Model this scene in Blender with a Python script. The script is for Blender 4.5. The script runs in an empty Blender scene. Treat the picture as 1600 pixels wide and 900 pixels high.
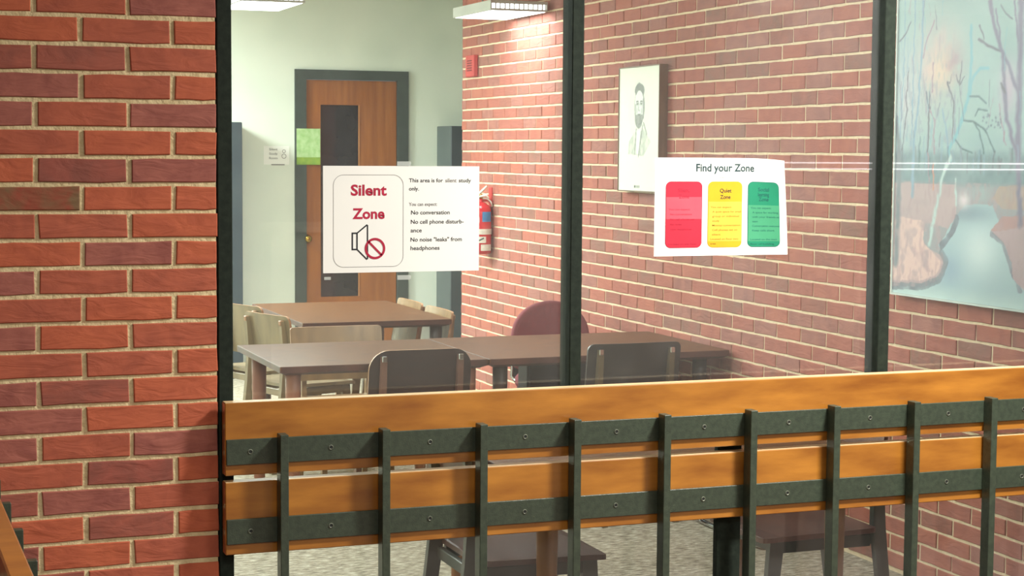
import bpy, math, random
import numpy as np
from mathutils import Matrix, Vector
random.seed(7)
rng = np.random.default_rng(7)
PI = math.pi
scene = bpy.context.scene
COL = scene.collection

# ---------------------------------------------------------------- camera
cam_data = bpy.data.cameras.new('camera')
cam = bpy.data.objects.new('camera', cam_data)
COL.objects.link(cam)
cam_data.sensor_width = 36.0
cam_data.lens = 61.412
cam_data.clip_start = 0.05
cam_data.clip_end = 100
CX = (0.9348684, -0.3549231, 0.0071184)
CY = (0.0210718, 0.0754976, 0.9969233)
CZ = (-0.3543685, -0.9318421, 0.0780592)
m = Matrix(((CX[0], CY[0], CZ[0], 0.0), (CX[1], CY[1], CZ[1], 0.0), (CX[2], CY[2], CZ[2], 1.64), (0, 0, 0, 1)))
cam.matrix_world = m
scene.camera = cam

# ---------------------------------------------------------------- world, light, exposure
world = bpy.data.worlds.new('world')
scene.world = world
world.use_nodes = True
bg = world.node_tree.nodes['Background']
bg.inputs[0].default_value = (0.9, 0.95, 1.0, 1)
bg.inputs[1].default_value = 0.15
scene.view_settings.view_transform = 'Standard'
scene.view_settings.look = 'None'
scene.view_settings.gamma = 1.0
scene.view_settings.exposure = 0.75


def area_light(name, loc, sx, sy, power, color=(1, 1, 1), rot=(0, 0, 0), parent=None):
    l = bpy.data.lights.new(name, 'AREA')
    l.shape = 'RECTANGLE'
    l.size = sx
    l.size_y = sy
    l.energy = power
    l.color = color
    o = bpy.data.objects.new(name, l)
    COL.objects.link(o)
    o.location = loc
    o.rotation_euler = rot
    if parent is not None:
        o.parent = parent
    return o


WARM = (1.0, 0.97, 0.90)
COOL = (0.92, 1.0, 0.965)
# lobby: the ceiling lamp near the railing, then unseen lamps added as fill
area_light('lobby_key_and_fill', (3.0, 3.12, 2.88), 0.42, 0.3, 100, WARM)
area_light('lobby_key_and_fill', (0.6, 0.9, 2.86), 1.2, 0.6, 30, WARM)
area_light('lobby_key_and_fill', (3.6, 0.0, 2.86), 1.2, 0.6, 42, WARM)
area_light('lobby_key_and_fill', (6.2, -2.6, 2.86), 1.2, 0.6, 45, WARM)
area_light('lobby_key_and_fill', (0.4, -2.6, 2.86), 1.2, 0.6, 40, WARM)
# study room lamps outside the frame, the last added to brighten the back wall
area_light('unseen_room_lamp', (0.5, 6.6, 2.9), 1.2, 0.6, 46, COOL)
area_light('unseen_room_lamp', (2.2, 6.2, 2.9), 1.2, 0.6, 17, COOL)
area_light('unseen_room_lamp', (0.5, 11.5, 2.8), 1.2, 0.6, 210, COOL)


# ---------------------------------------------------------------- materials
def lin(c):
    out = []
    for v in c:
        v = v / 255.0
        out.append(v / 12.92 if v <= 0.04045 else ((v + 0.055) / 1.055) ** 2.4)
    return tuple(out) + (1.0,)


def new_mat(name):
    mt = bpy.data.materials.new(name)
    mt.use_nodes = True
    nt = mt.node_tree
    return mt, nt, nt.nodes['Principled BSDF']


def mat(name, c1, c2=None, scale=8.0, stretch=(1, 1, 1), rough=0.6, metal=0.0, bump=0.0, bscale=None,
        detail=4.0, coords='Object', spec=0.5, lo=0.35, hi=0.65, coat=0.0):
    mt, nt, b = new_mat(name)
    b.inputs['Roughness'].default_value = rough
    b.inputs['Metallic'].default_value = metal
    b.inputs['Specular IOR Level'].default_value = spec
    if coat:
        b.inputs['Coat Weight'].default_value = coat
        b.inputs['Coat Roughness'].default_value = 0.15
    if c2 is None:
        c2 = tuple(v * 0.93 for v in c1)
    if coords == 'World':
        src = nt.nodes.new('ShaderNodeNewGeometry').outputs['Position']
    else:
        src = nt.nodes.new('ShaderNodeTexCoord').outputs['Object']
    mp = nt.nodes.new('ShaderNodeMapping')
    mp.inputs['Scale'].default_value = stretch
    nt.links.new(src, mp.inputs['Vector'])
    n = nt.nodes.new('ShaderNodeTexNoise')
    n.inputs['Scale'].default_value = scale
    n.inputs['Detail'].default_value = detail
    nt.links.new(mp.outputs[0], n.inputs['Vector'])
    r = nt.nodes.new('ShaderNodeValToRGB')
    r.color_ramp.elements[0].position = lo
    r.color_ramp.elements[1].position = hi
    r.color_ramp.elements[0].color = lin(c1)
    r.color_ramp.elements[1].color = lin(c2)
    nt.links.new(n.outputs['Fac'], r.inputs[0])
    nt.links.new(r.outputs[0], b.inputs['Base Color'])
    if bump:
        n2 = nt.nodes.new('ShaderNodeTexNoise')
        n2.inputs['Scale'].default_value = bscale or scale
        n2.inputs['Detail'].default_value = 5
        nt.links.new(mp.outputs[0], n2.inputs['Vector'])
        bp = nt.nodes.new('ShaderNodeBump')
        bp.inputs['Strength'].default_value = bump
        bp.inputs['Distance'].default_value = 0.01
        nt.links.new(n2.outputs['Fac'], bp.inputs['Height'])
        nt.links.new(bp.outputs[0], b.inputs['Normal'])
    return mt


def brick_mat(name, c, c2):
    """burnt clay: blotches, fine speckle and drag creases, all in world space so that no two bricks match"""
    mt, nt, b = new_mat(name)
    b.inputs['Roughness'].default_value = 0.82
    pos = nt.nodes.new('ShaderNodeNewGeometry').outputs['Position']
    n = nt.nodes.new('ShaderNodeTexNoise')
    n.inputs['Scale'].default_value = 17
    n.inputs['Detail'].default_value = 5
    n.inputs['Distortion'].default_value = 0.6
    nt.links.new(pos, n.inputs['Vector'])
    r = nt.nodes.new('ShaderNodeValToRGB')
    r.color_ramp.elements[0].position = 0.38
    r.color_ramp.elements[1].position = 0.66
    r.color_ramp.elements[0].color = lin(c)
    r.color_ramp.elements[1].color = lin(c2)
    nt.links.new(n.outputs['Fac'], r.inputs[0])
    nt.links.new(r.outputs[0], b.inputs['Base Color'])
    mp = nt.nodes.new('ShaderNodeMapping')
    mp.inputs['Scale'].default_value = (10, 10, 30)
    nt.links.new(pos, mp.inputs['Vector'])
    w = nt.nodes.new('ShaderNodeTexNoise')
    w.inputs['Scale'].default_value = 1.0
    w.inputs['Detail'].default_value = 6
    w.inputs['Distortion'].default_value = 1.2
    nt.links.new(mp.outputs[0], w.inputs['Vector'])
    bp = nt.nodes.new('ShaderNodeBump')
    bp.inputs['Strength'].default_value = 0.4
    bp.inputs['Distance'].default_value = 0.012
    nt.links.new(w.outputs['Fac'], bp.inputs['Height'])
    nt.links.new(bp.outputs[0], b.inputs['Normal'])
    return mt


BR = [brick_mat('brick_red', (180, 94, 68), (164, 84, 62)),
      brick_mat('brick_orange', (190, 98, 66), (176, 88, 60)),
      brick_mat('brick_rose', (166, 98, 84), (146, 82, 72)),
      brick_mat('brick_brown', (146, 82, 68), (166, 90, 72)),
      brick_mat('brick_plum', (138, 78, 66), (158, 84, 70)),
      brick_mat('brick_olive', (126, 98, 68), (150, 74, 54))]
BR_HAZED = [brick_mat('room_brick_rose', (168, 98, 84), (154, 88, 76)),  # the pier's brick tones greyed: haze of the glass put into the colour
           brick_mat('room_brick_red', (174, 102, 84), (160, 90, 76)),
           brick_mat('room_brick_hazed', (164, 106, 94), (146, 92, 84)),
           brick_mat('room_brick_brown', (142, 88, 76), (160, 96, 82)),
           brick_mat('room_brick_grey', (136, 94, 82), (154, 96, 84)),
           brick_mat('room_brick_olive', (130, 102, 80), (150, 88, 74))]
BRW = [0.30, 0.24, 0.20, 0.15, 0.10, 0.01]
M_MORTAR = mat('mortar', (226, 208, 164), (204, 184, 140), 45, rough=0.95, bump=0.5, bscale=90, coords='World', lo=0.3, hi=0.7)
M_MORTAR_IN = mat('mortar_pale', (238, 216, 184), (222, 196, 164), 45, rough=0.95, bump=0.4, bscale=90, coords='World', lo=0.3, hi=0.7)
M_PLASTER = mat('white_plaster', (230, 236, 224), (222, 230, 218), 3, rough=0.85, bump=0.05, bscale=120)
M_CEIL = mat('ceiling_tile', (214, 212, 204), (204, 202, 194), 30, rough=0.9)
M_STEEL = mat('painted_black_steel', (40, 48, 40), (32, 39, 33), 60, rough=0.75, bump=0.05, bscale=200, spec=0.15)
M_RAILSTEEL = mat('painted_green_black_steel', (62, 72, 58), (52, 61, 50), 70, rough=0.38, bump=0.1, bscale=260, spec=0.6)
M_SCREW = mat('screw_head', (116, 120, 104), (84, 88, 76), 90, rough=0.4, metal=0.3)
M_SLOTDARK = mat('screw_recess', (26, 30, 26), (22, 26, 22), 90, rough=0.8)
M_BOARD = mat('varnished_maple', (184, 122, 46), (138, 82, 28), 5.0, stretch=(0.9, 3, 4.0), rough=0.34, bump=0.03, bscale=60, detail=7, lo=0.3, hi=0.72, coords='World', coat=0.8)
M_BOARDEDGE = mat('pale_board_edge', (224, 196, 150), (200, 170, 126), 5, stretch=(0.9, 6, 6), rough=0.45, coords='World')  # thin strip on top of each front board, paler than its face
M_TABLE = mat('table_laminate', (112, 74, 46), (78, 48, 30), 9, stretch=(1, 7, 7), rough=0.45, detail=8, spec=0.25)
M_TABLEEDGE = mat('table_edge', (84, 44, 34), (64, 34, 28), 12, rough=0.5)
M_LEG = mat('turned_wood', (152, 98, 76), (126, 78, 60), 4, stretch=(6, 6, 1), rough=0.45, detail=5)
M_LEGDARK = mat('dark_leg', (52, 40, 40), (40, 32, 34), 6, rough=0.5)
M_WOODLEG = mat('oak_leg', (156, 98, 40), (124, 74, 30), 4, stretch=(6, 6, 1), rough=0.45, detail=5)
M_PLYDARK = mat('dark_ply', (54, 38, 40), (44, 32, 36), 5, stretch=(1, 1, 5), rough=0.42)
M_PLYEDGE = mat('ply_edge', (176, 132, 96), (150, 108, 78), 20, rough=0.5)
M_PLYGREY = mat('grey_ply', (54, 48, 46), (44, 40, 40), 5, stretch=(1, 1, 5), rough=0.35)
M_STILE = mat('stile_rosewood', (112, 78, 66), (92, 62, 54), 6, rough=0.5)
M_STILE2 = mat('stile_grey_oak', (96, 82, 60), (78, 66, 50), 6, rough=0.5)
M_TAN = mat('tan_ply', (150, 118, 82), (126, 98, 68), 4, stretch=(5, 5, 1), rough=0.28, spec=0.6, coat=0.3)
M_OLIVE = mat('olive_tan_ply', (140, 122, 92), (120, 104, 80), 4, stretch=(5, 5, 1), rough=0.4)  # greyer, more olive tan than the other tan ply
M_SEATBROWN = mat('seat_brown', (82, 50, 44), (68, 42, 38), 6, rough=0.5)
M_SEATROSE = mat('seat_rose', (118, 70, 60), (98, 58, 52), 6, rough=0.5)
M_FRAMEDARK = mat('chair_frame_dark', (58, 60, 52), (46, 46, 42), 8, rough=0.5)
M_MAROON = mat('maroon_fabric', (132, 60, 68), (118, 52, 62), 60, rough=0.9, bump=0.1, bscale=300)
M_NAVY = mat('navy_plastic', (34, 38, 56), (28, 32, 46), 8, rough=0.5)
M_CHROME = mat('chrome', (215, 218, 220), (205, 208, 210), 8, rough=0.15, metal=1.0)
M_BRASS = mat('brass', (196, 164, 84), (176, 142, 66), 8, rough=0.2, metal=1.0)
M_DOOR = mat('door_veneer', (160, 96, 46), (140, 80, 38), 3, stretch=(9, 9, 0.8), rough=0.42, detail=6)
M_DOORTRIM = mat('lite_trim', (186, 128, 78), (170, 112, 66), 6, rough=0.5)
M_FRAME = mat('door_frame_paint', (66, 78, 74), (58, 68, 66), 20, rough=0.55)
M_DARKGLASS = mat('dark_lite', (26, 30, 40), (20, 26, 36), 3, rough=0.08)
M_CAB = mat('cabinet_steel', (62, 74, 80), (54, 66, 74), 5, rough=0.45)
M_CABSIDE = mat('cabinet_side', (88, 100, 100), (80, 92, 94), 5, rough=0.5)
M_PAPER = mat('white_paper', (246, 246, 240), (242, 243, 238), 5, rough=0.8)
M_TAPE, _nt, _b = new_mat('clear_tape')
_b.inputs['Base Color'].default_value = lin((215, 220, 215))
_b.inputs['Alpha'].default_value = 0.45
_b.inputs['Roughness'].default_value = 0.3
M_INK = mat('black_ink', (38, 40, 44), (34, 36, 40), 5, rough=0.8)
M_GREYINK = mat('grey_ink', (120, 116, 116), (110, 108, 108), 5, rough=0.8)
M_TEALINK = mat('slate_ink', (38, 66, 66), (34, 60, 62), 5, rough=0.8)
M_CRIMSON = mat('crimson_ink', (186, 30, 66), (172, 30, 60), 12, rough=0.8)
M_PRED = mat('print_red', (218, 34, 60), (208, 30, 56), 12, rough=0.75)
M_PREDEDGE = mat('print_red_dark', (170, 30, 60), (150, 30, 60), 12, rough=0.75)
M_PYEL = mat('print_yellow', (220, 170, 22), (214, 162, 18), 12, rough=0.75)
M_PRED2 = mat('print_rose', (224, 82, 98), (218, 74, 92), 12, rough=0.75)
M_PYEL3 = mat('print_pale_yellow', (224, 190, 70), (220, 184, 60), 12, rough=0.75)
M_PGRN2 = mat('print_pale_green', (66, 156, 114), (60, 148, 106), 12, rough=0.75)
M_PYEL2 = mat('print_yellow_dark', (150, 104, 10), (140, 96, 10), 12, rough=0.75)
M_PGRN = mat('print_green', (14, 134, 98), (12, 126, 92), 12, rough=0.75)
M_PGRNEDGE = mat('print_green_dark', (14, 104, 90), (14, 96, 84), 12, rough=0.75)
M_NOTICE = mat('green_print', (156, 196, 128), (188, 216, 160), 26, rough=0.8)
M_NOTICE2 = mat('lime_print', (150, 178, 70), (120, 160, 70), 26, rough=0.8)
M_EXRED = mat('extinguisher_red', (196, 24, 40), (180, 20, 36), 5, rough=0.25, coat=0.4)
M_EXBLUE = mat('label_blue', (70, 140, 190), (60, 120, 176), 60, rough=0.6)
M_EXWHITE = mat('label_white', (226, 226, 212), (206, 206, 194), 60, rough=0.6)
M_ALARM = mat('alarm_red', (196, 66, 62), (186, 60, 58), 5, rough=0.45)
M_SLOT = mat('alarm_slot', (110, 22, 26), (100, 20, 24), 5, rough=0.6)
M_PICFRAME = mat('picture_frame_wood', (120, 88, 62), (98, 70, 48), 6, stretch=(6, 6, 1), rough=0.5)
M_CREAM = mat('cream_laminate', (222, 214, 196), (214, 206, 188), 5, rough=0.5)
M_LOBWALL = mat('lobby_paint', (150, 138, 124), (142, 130, 118), 3, rough=0.9)
M_LOBFLOOR = mat('lobby_carpet', (110, 92, 80), (92, 78, 70), 60, rough=0.95)
M_LAMPBODY = mat('lamp_body', (190, 190, 184), (180, 180, 174), 5, rough=0.5)


def emit_mat(name, col, st):
    mt = bpy.data.materials.new(name)
    mt.use_nodes = True
    nt = mt.node_tree
    nt.nodes.clear()
    e = nt.nodes.new('ShaderNodeEmission')
    e.inputs[0].default_value = col
    e.inputs[1].default_value = st
    o = nt.nodes.new('ShaderNodeOutputMaterial')
    nt.links.new(e.outputs[0], o.inputs[0])
    return mt


M_GLOW = emit_mat('lamp_glow', (1, 1, 1, 1), 4.0)
M_TUBE = emit_mat('tube_glow', (1.0, 0.96, 0.97, 1), 4.0)


def glass_mat():
    mt = bpy.data.materials.new('window_glass')
    mt.use_nodes = True
    nt = mt.node_tree
    nt.nodes.clear()
    fr = nt.nodes.new('ShaderNodeFresnel')
    fr.inputs[0].default_value = 1.5
    tr = nt.nodes.new('ShaderNodeBsdfTransparent')
    tr.inputs[0].default_value = (0.965, 0.985, 0.975, 1)
    gl = nt.nodes.new('ShaderNodeBsdfGlossy')
    gl.inputs['Roughness'].default_value = 0.0
    mx = nt.nodes.new('ShaderNodeMixShader')
    nt.links.new(fr.outputs[0], mx.inputs[0])
    nt.links.new(tr.outputs[0], mx.inputs[1])
    nt.links.new(gl.outputs[0], mx.inputs[2])
    # veil of lobby reflections put in as a faint patchy diffuse haze
    df = nt.nodes.new('ShaderNodeBsdfDiffuse')
    df.inputs[0].default_value = (0.8, 0.8, 0.82, 1)
    geo = nt.nodes.new('ShaderNodeNewGeometry')
    nz = nt.nodes.new('ShaderNodeTexNoise')
    nz.inputs['Scale'].default_value = 3.5
    nz.inputs['Detail'].default_value = 6
    nz.inputs['Distortion'].default_value = 0.8
    nt.links.new(geo.outputs['Position'], nz.inputs['Vector'])
    rp = nt.nodes.new('ShaderNodeMapRange')
    rp.inputs[1].default_value = 0.35
    rp.inputs[2].default_value = 0.75
    rp.inputs[3].default_value = 0.022
    rp.inputs[4].default_value = 0.050
    nt.links.new(nz.outputs['Fac'], rp.inputs[0])
    mx2 = nt.nodes.new('ShaderNodeMixShader')
    nt.links.new(rp.outputs[0], mx2.inputs[0])
    nt.links.new(mx.outputs[0], mx2.inputs[1])
    nt.links.new(df.outputs[0], mx2.inputs[2])
    o = nt.nodes.new('ShaderNodeOutputMaterial')
    nt.links.new(mx2.outputs[0], o.inputs[0])
    return mt


M_GLASS = glass_mat()


def carpet_mat():
    mt, nt, b = new_mat('flecked_carpet')
    b.inputs['Roughness'].default_value = 0.95
    b.inputs['Specular IOR Level'].default_value = 0.1
    pos = nt.nodes.new('ShaderNodeNewGeometry').outputs['Position']
    mp = nt.nodes.new('ShaderNodeMapping')
    mp.inputs['Scale'].default_value = (22, 70, 30)
    nt.links.new(pos, mp.inputs['Vector'])
    n = nt.nodes.new('ShaderNodeTexNoise')
    n.inputs['Scale'].default_value = 1.0
    n.inputs['Detail'].default_value = 6
    n.inputs['Roughness'].default_value = 0.7
    nt.links.new(mp.outputs[0], n.inputs['Vector'])
    r = nt.nodes.new('ShaderNodeValToRGB')
    cr = r.color_ramp
    cr.elements[0].position = 0.34
    cr.elements[0].color = lin((106, 97, 86))
    cr.elements[1].position = 0.66
    cr.elements[1].color = lin((214, 206, 190))
    e = cr.elements.new(0.5)
    e.color = lin((162, 152, 134))
    nt.links.new(n.outputs['Fac'], r.inputs[0])
    nt.links.new(r.outputs[0], b.inputs['Base Color'])
    bp = nt.nodes.new('ShaderNodeBump')
    bp.inputs['Strength'].default_value = 0.5
    bp.inputs['Distance'].default_value = 0.01
    nt.links.new(n.outputs['Fac'], bp.inputs['Height'])
    nt.links.new(bp.outputs[0], b.inputs['Normal'])
    return mt


M_CARPET = carpet_mat()


def far_brick_mat():
    mt, nt, b = new_mat('brick_coursing')
    b.inputs['Roughness'].default_value = 0.85
    geo = nt.nodes.new('ShaderNodeNewGeometry')
    sp = nt.nodes.new('ShaderNodeSeparateXYZ')
    nt.links.new(geo.outputs['Position'], sp.inputs[0])
    cb = nt.nodes.new('ShaderNodeCombineXYZ')
    nt.links.new(sp.outputs['X'], cb.inputs['X'])
    nt.links.new(sp.outputs['Z'], cb.inputs['Y'])
    br = nt.nodes.new('ShaderNodeTexBrick')
    br.inputs['Color1'].default_value = lin((174, 92, 72))
    br.inputs['Color2'].default_value = lin((140, 76, 64))
    br.inputs['Mortar'].default_value = lin((214, 196, 152))
    br.inputs['Scale'].default_value = 1.0
    br.inputs['Mortar Size'].default_value = 0.0055
    br.inputs['Brick Width'].default_value = 0.221
    br.inputs['Row Height'].default_value = 0.0677
    nt.links.new(cb.outputs[0], br.inputs['Vector'])
    nt.links.new(br.outputs['Color'], b.inputs['Base Color'])
    return mt


M_FARBRICK = far_brick_mat()


# ---------------------------------------------------------------- mesh helpers
class MB:
    def __init__(self):
        self.v, self.f, self.mi, self.sm = [], [], [], []

    def add(self, verts, faces, mi=0, smooth=False):
        o = len(self.v)
        self.v += [tuple(p) for p in verts]
        self.f += [tuple(i + o for i in f) for f in faces]
        self.mi += [mi] * len(faces)
        self.sm += [smooth] * len(faces)
        return self

    def box(self, x0, x1, y0, y1, z0, z1, mi=0, bev=0.0):
        if bev <= 0:
            vs = [(x0, y0, z0), (x1, y0, z0), (x1, y1, z0), (x0, y1, z0), (x0, y0, z1), (x1, y0, z1), (x1, y1, z1), (x0, y1, z1)]
            fs = [(0, 3, 2, 1), (4, 5, 6, 7), (0, 1, 5, 4), (1, 2, 6, 5), (2, 3, 7, 6), (3, 0, 4, 7)]
            return self.add(vs, fs, mi)
        b = bev
        vs, idx = [], {}
        for sx in (0, 1):
            for sy in (0, 1):
                for sz in (0, 1):
                    X = (x0, x1)[sx]
                    Y = (y0, y1)[sy]
                    Z = (z0, z1)[sz]
                    dx = b if sx == 0 else -b
                    dy = b if sy == 0 else -b
                    dz = b if sz == 0 else -b
                    idx[(sx, sy, sz, 'x')] = len(vs)
                    vs.append((X, Y + dy, Z + dz))
                    idx[(sx, sy, sz, 'y')] = len(vs)
                    vs.append((X + dx, Y, Z + dz))
                    idx[(sx, sy, sz, 'z')] = len(vs)
                    vs.append((X + dx, Y + dy, Z))
        I = idx
        fs = []
        for s in (0, 1):
            a = [(s, 0, 0, 'x'), (s, 1, 0, 'x'), (s, 1, 1, 'x'), (s, 0, 1, 'x')]
            fs.append([I[k] for k in (a if s else a[::-1])])
            a = [(0, s, 0, 'y'), (1, s, 0, 'y'), (1, s, 1, 'y'), (0, s, 1, 'y')]
            fs.append([I[k] for k in (a[::-1] if s else a)])
            a = [(0, 0, s, 'z'), (1, 0, s, 'z'), (1, 1, s, 'z'), (0, 1, s, 'z')]
            fs.append([I[k] for k in (a if s else a[::-1])])
        for s in (0, 1):
            for t in (0, 1):
                fs.append([I[(0, s, t, 'y')], I[(1, s, t, 'y')], I[(1, s, t, 'z')], I[(0, s, t, 'z')]])
                fs.append([I[(s, 0, t, 'x')], I[(s, 1, t, 'x')], I[(s, 1, t, 'z')], I[(s, 0, t, 'z')]])
                fs.append([I[(s, t, 0, 'x')], I[(s, t, 1, 'x')], I[(s, t, 1, 'y')], I[(s, t, 0, 'y')]])
                for u in (0, 1):
                    fs.append([I[(s, t, u, 'x')], I[(s, t, u, 'y')], I[(s, t, u, 'z')]])
        return self.add(vs, fs, mi)

    def tube(self, pts, rad, n=10, mi=0, cap=True):
        pts = [Vector(p) for p in pts]
        rr = rad if isinstance(rad, (list, tuple)) else [rad] * len(pts)
        vs, fs = [], []
        up = None
        for i, p in enumerate(pts):
            d = (pts[min(i + 1, len(pts) - 1)] - pts[max(i - 1, 0)]).normalized()
            if up is None:
                up = Vector((0, 0, 1)) if abs(d.z) < 0.9 else Vector((1, 0, 0))
            a = d.cross(up).normalized()
            b = a.cross(d).normalized()
            up = b
            for k in range(n):
                t = 2 * PI * k / n
                vs.append(p + (a * math.cos(t) + b * math.sin(t)) * rr[i])
        for i in range(len(pts) - 1):
            for k in range(n):
                k2 = (k + 1) % n
                fs.append((i * n + k, i * n + k2, (i + 1) * n + k2, (i + 1) * n + k))
        self.add(vs, fs, mi, True)
        if cap:
            self.add(vs[:n], [tuple(range(n))[::-1]], mi)
            self.add(vs[-n:], [tuple(range(n))], mi)
        return self

    def lathe(self, prof, c=(0, 0, 0), n=24, mi=0):
        vs, fs = [], []
        for r, z in prof:
            for k in range(n):
                t = 2 * PI * k / n
                vs.append((c[0] + r * math.cos(t), c[1] + r * math.sin(t), c[2] + z))
        for i in range(len(prof) - 1):
            for k in range(n):
                k2 = (k + 1) % n
                fs.append((i * n + k, i * n + k2, (i + 1) * n + k2, (i + 1) * n + k))
        self.add(vs, fs, mi, True)
        self.add(vs[:n], [tuple(range(n))[::-1]], mi)
        self.add(vs[-n:], [tuple(range(n))], mi)
        return self

    def loft(self, rings, mi=0, cap=True, smooth=False):
        n = len(rings[0])
        vs = [p for r in rings for p in r]
        fs = []
        for i in range(len(rings) - 1):
            for k in range(n):
                k2 = (k + 1) % n
                fs.append((i * n + k, i * n + k2, (i + 1) * n + k2, (i + 1) * n + k))
        self.add(vs, fs, mi, smooth)
        if cap:
            self.add(rings[0], [tuple(range(n))[::-1]], mi)
            self.add(rings[-1], [tuple(range(n))], mi)
        return self

    def mesh(self, name, mats):
        me = bpy.data.meshes.new(name)
        me.from_pydata(self.v, [], self.f)
        for mm in (mats if isinstance(mats, (list, tuple)) else [mats]):
            me.materials.append(mm)
        me.polygons.foreach_set('material_index', self.mi)
        me.polygons.foreach_set('use_smooth', self.sm)
        me.update()
        return me

    def build(self, name, mats, parent=None, loc=None, rotz=None, recalc=True):
        me = self.mesh(name, mats)
        if recalc:
            import bmesh
            bm = bmesh.new()
            bm.from_mesh(me)
            bmesh.ops.remove_doubles(bm, verts=bm.verts, dist=1e-6)
            bmesh.ops.recalc_face_normals(bm, faces=bm.faces)
            bm.to_mesh(me)
            bm.free()
        return link(name, me, parent, loc, rotz)


def link(name, me, parent=None, loc=None, rotz=None):
    o = bpy.data.objects.new(name, me)
    COL.objects.link(o)
    if parent is not None:
        o.parent = parent
    if loc is not None:
        o.location = loc
    if rotz is not None:
        o.rotation_euler = (0, 0, rotz)
    return o


def tag(o, label, cat, group=None):
    o['label'] = label
    o['category'] = cat
    if group:
        o['group'] = group
    return o


def thing(name, label, cat, loc=(0, 0, 0), rotz=0, group=None):
    o = bpy.data.objects.new(name, None)
    o.empty_display_size = 0.1
    COL.objects.link(o)
    o.location = loc
    o.rotation_euler = (0, 0, rotz)
    return tag(o, label, cat, group)


def structure(o):
    o['kind'] = 'structure'
    return o


def box_obj(name, x0, x1, y0, y1, z0, z1, m_, parent=None, bev=0.0):
    return MB().box(x0, x1, y0, y1, z0, z1, 0, bev).build(name, m_, parent)


def rrect(x0, x1, y0, y1, r, n=5):
    """rounded rectangle outline, counter-clockwise"""
    rs = r if isinstance(r, (list, tuple)) else (r, r, r, r)      # bl br tr tl
    out = []
    for (cx, cy, a0, q) in ((x0 + rs[0], y0 + rs[0], PI, rs[0]), (x1 - rs[1], y0 + rs[1], 1.5 * PI, rs[1]),
                            (x1 - rs[2], y1 - rs[2], 0, rs[2]), (x0 + rs[3], y1 - rs[3], 0.5 * PI, rs[3])):
        for k in range(n + 1):
            t = a0 + 0.5 * PI * k / n
            out.append((cx + q * math.cos(t), cy + q * math.sin(t)))
    return out


# ---------------------------------------------------------------- key planes
YP = 4.336          # face of the brick pier and of the mullions
XW = 3.822          # face of the long brick wall
YE = 11.0           # where the brick wall ends
YB = 12.6           # white back wall
COURSE = 0.0677
ZTOP = 2.95

# ---------------------------------------------------------------- room shell
structure(box_obj('floor', -1.2, 5.3, YP + 0.02, YB + 0.1, -0.1, 0.0, M_CARPET))
structure(box_obj('floor_lobby', -3.0, 11.5, -5.3, YP + 0.02, -0.1, 0.0, M_LOBFLOOR))
structure(box_obj('ceiling', -1.2, 5.3, YP, YB + 0.1, ZTOP, ZTOP + 0.1, M_CEIL))
structure(box_obj('ceiling_lobby', -3.0, 11.5, -5.3, YP, ZTOP, ZTOP + 0.1, M_CEIL))
structure(box_obj('wall_left', -1.3, -1.2, YP + 0.2, YB, 0, ZTOP, M_PLASTER))
structure(box_obj('wall_alcove', 5.2, 5.3, YE - 0.2, YB, 0, ZTOP, M_PLASTER))
structure(box_obj('wall_lobby_back', -3.0, 11.5, -5.3, -5.2, 0, ZTOP, M_LOBWALL))
structure(box_obj('wall_lobby_left', -3.1, -3.0, -5.2, YP, 0, ZTOP, M_LOBWALL))
structure(box_obj('wall_lobby_right', 11.5, 11.6, -5.2, YP + 0.2, 0, ZTOP, M_LOBWALL))
structure(box_obj('wall_lobby_front', 3.823, 11.5, YP - 0.004, YP + 0.0055, 0, ZTOP, M_FARBRICK))
structure(box_obj('wall_lobby_side', -3.0, -1.2, YP, YP + 0.2, 0, ZTOP, M_FARBRICK))

# white back wall with a door opening
DX0, DX1, DZ = 3.075, 3.945, 2.228
wb = MB()
wb.box(-1.2, DX0, YB, YB + 0.12, 0, ZTOP)
wb.box(DX1, 5.2, YB, YB + 0.12, 0, ZTOP)
wb.box(DX0, DX1, YB, YB + 0.12, DZ, ZTOP)
structure(wb.build('wall_back', M_PLASTER))

# ---------------------------------------------------------------- bricks
def brick_mesh(L, h, depth, seed):
    r = random.Random(seed)
    hx, hz = L / 2, h / 2
    base = [(-hx, -hz), (-hx * 0.35, -hz), (hx * 0.4, -hz), (hx, -hz), (hx, hz), (hx * 0.3, hz), (-hx * 0.45, hz), (-hx, hz)]
    out = [(x + r.uniform(-0.0018, 0.0018), z + r.uniform(-0.0016, 0.0016)) for x, z in base]
    b = 0.0022
    inner = [(x - math.copysign(b, x) if abs(abs(x) - hx) < 0.01 else x, z - math.copysign(b, z)) for x, z in out]
    t = r.uniform(-0.0012, 0.0012)
    front = [(x, -0.002 + t * (x / hx), z) for x, z in inner]
    mid = [(x, 0.0005 + t * (x / hx), z) for x, z in out]
    back = [(x, depth, z) for x, z in out]
    mb = MB()
    mb.add(front, [tuple(range(8))])
    mb.add(front + mid, [(k, k + 8, (k + 1) % 8 + 8, (k + 1) % 8) for k in range(8)])
    mb.add(mid + back, [(k, k + 8, (k + 1) % 8 + 8, (k + 1) % 8) for k in range(8)])
    return mb


def in_view(p):
    d = Vector(p) - Vector((0, 0, 1.64))
    z = -d.dot(Vector(CZ))
    if z < 0.1:
        return None
    x = 800 + 2729.4 * d.dot(Vector(CX)) / z
    y = 450 - 2729.4 * d.dot(Vector(CY)) / z
    if -40 < x < 1640 and -20 < y < 920:
        return z
    return None


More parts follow.
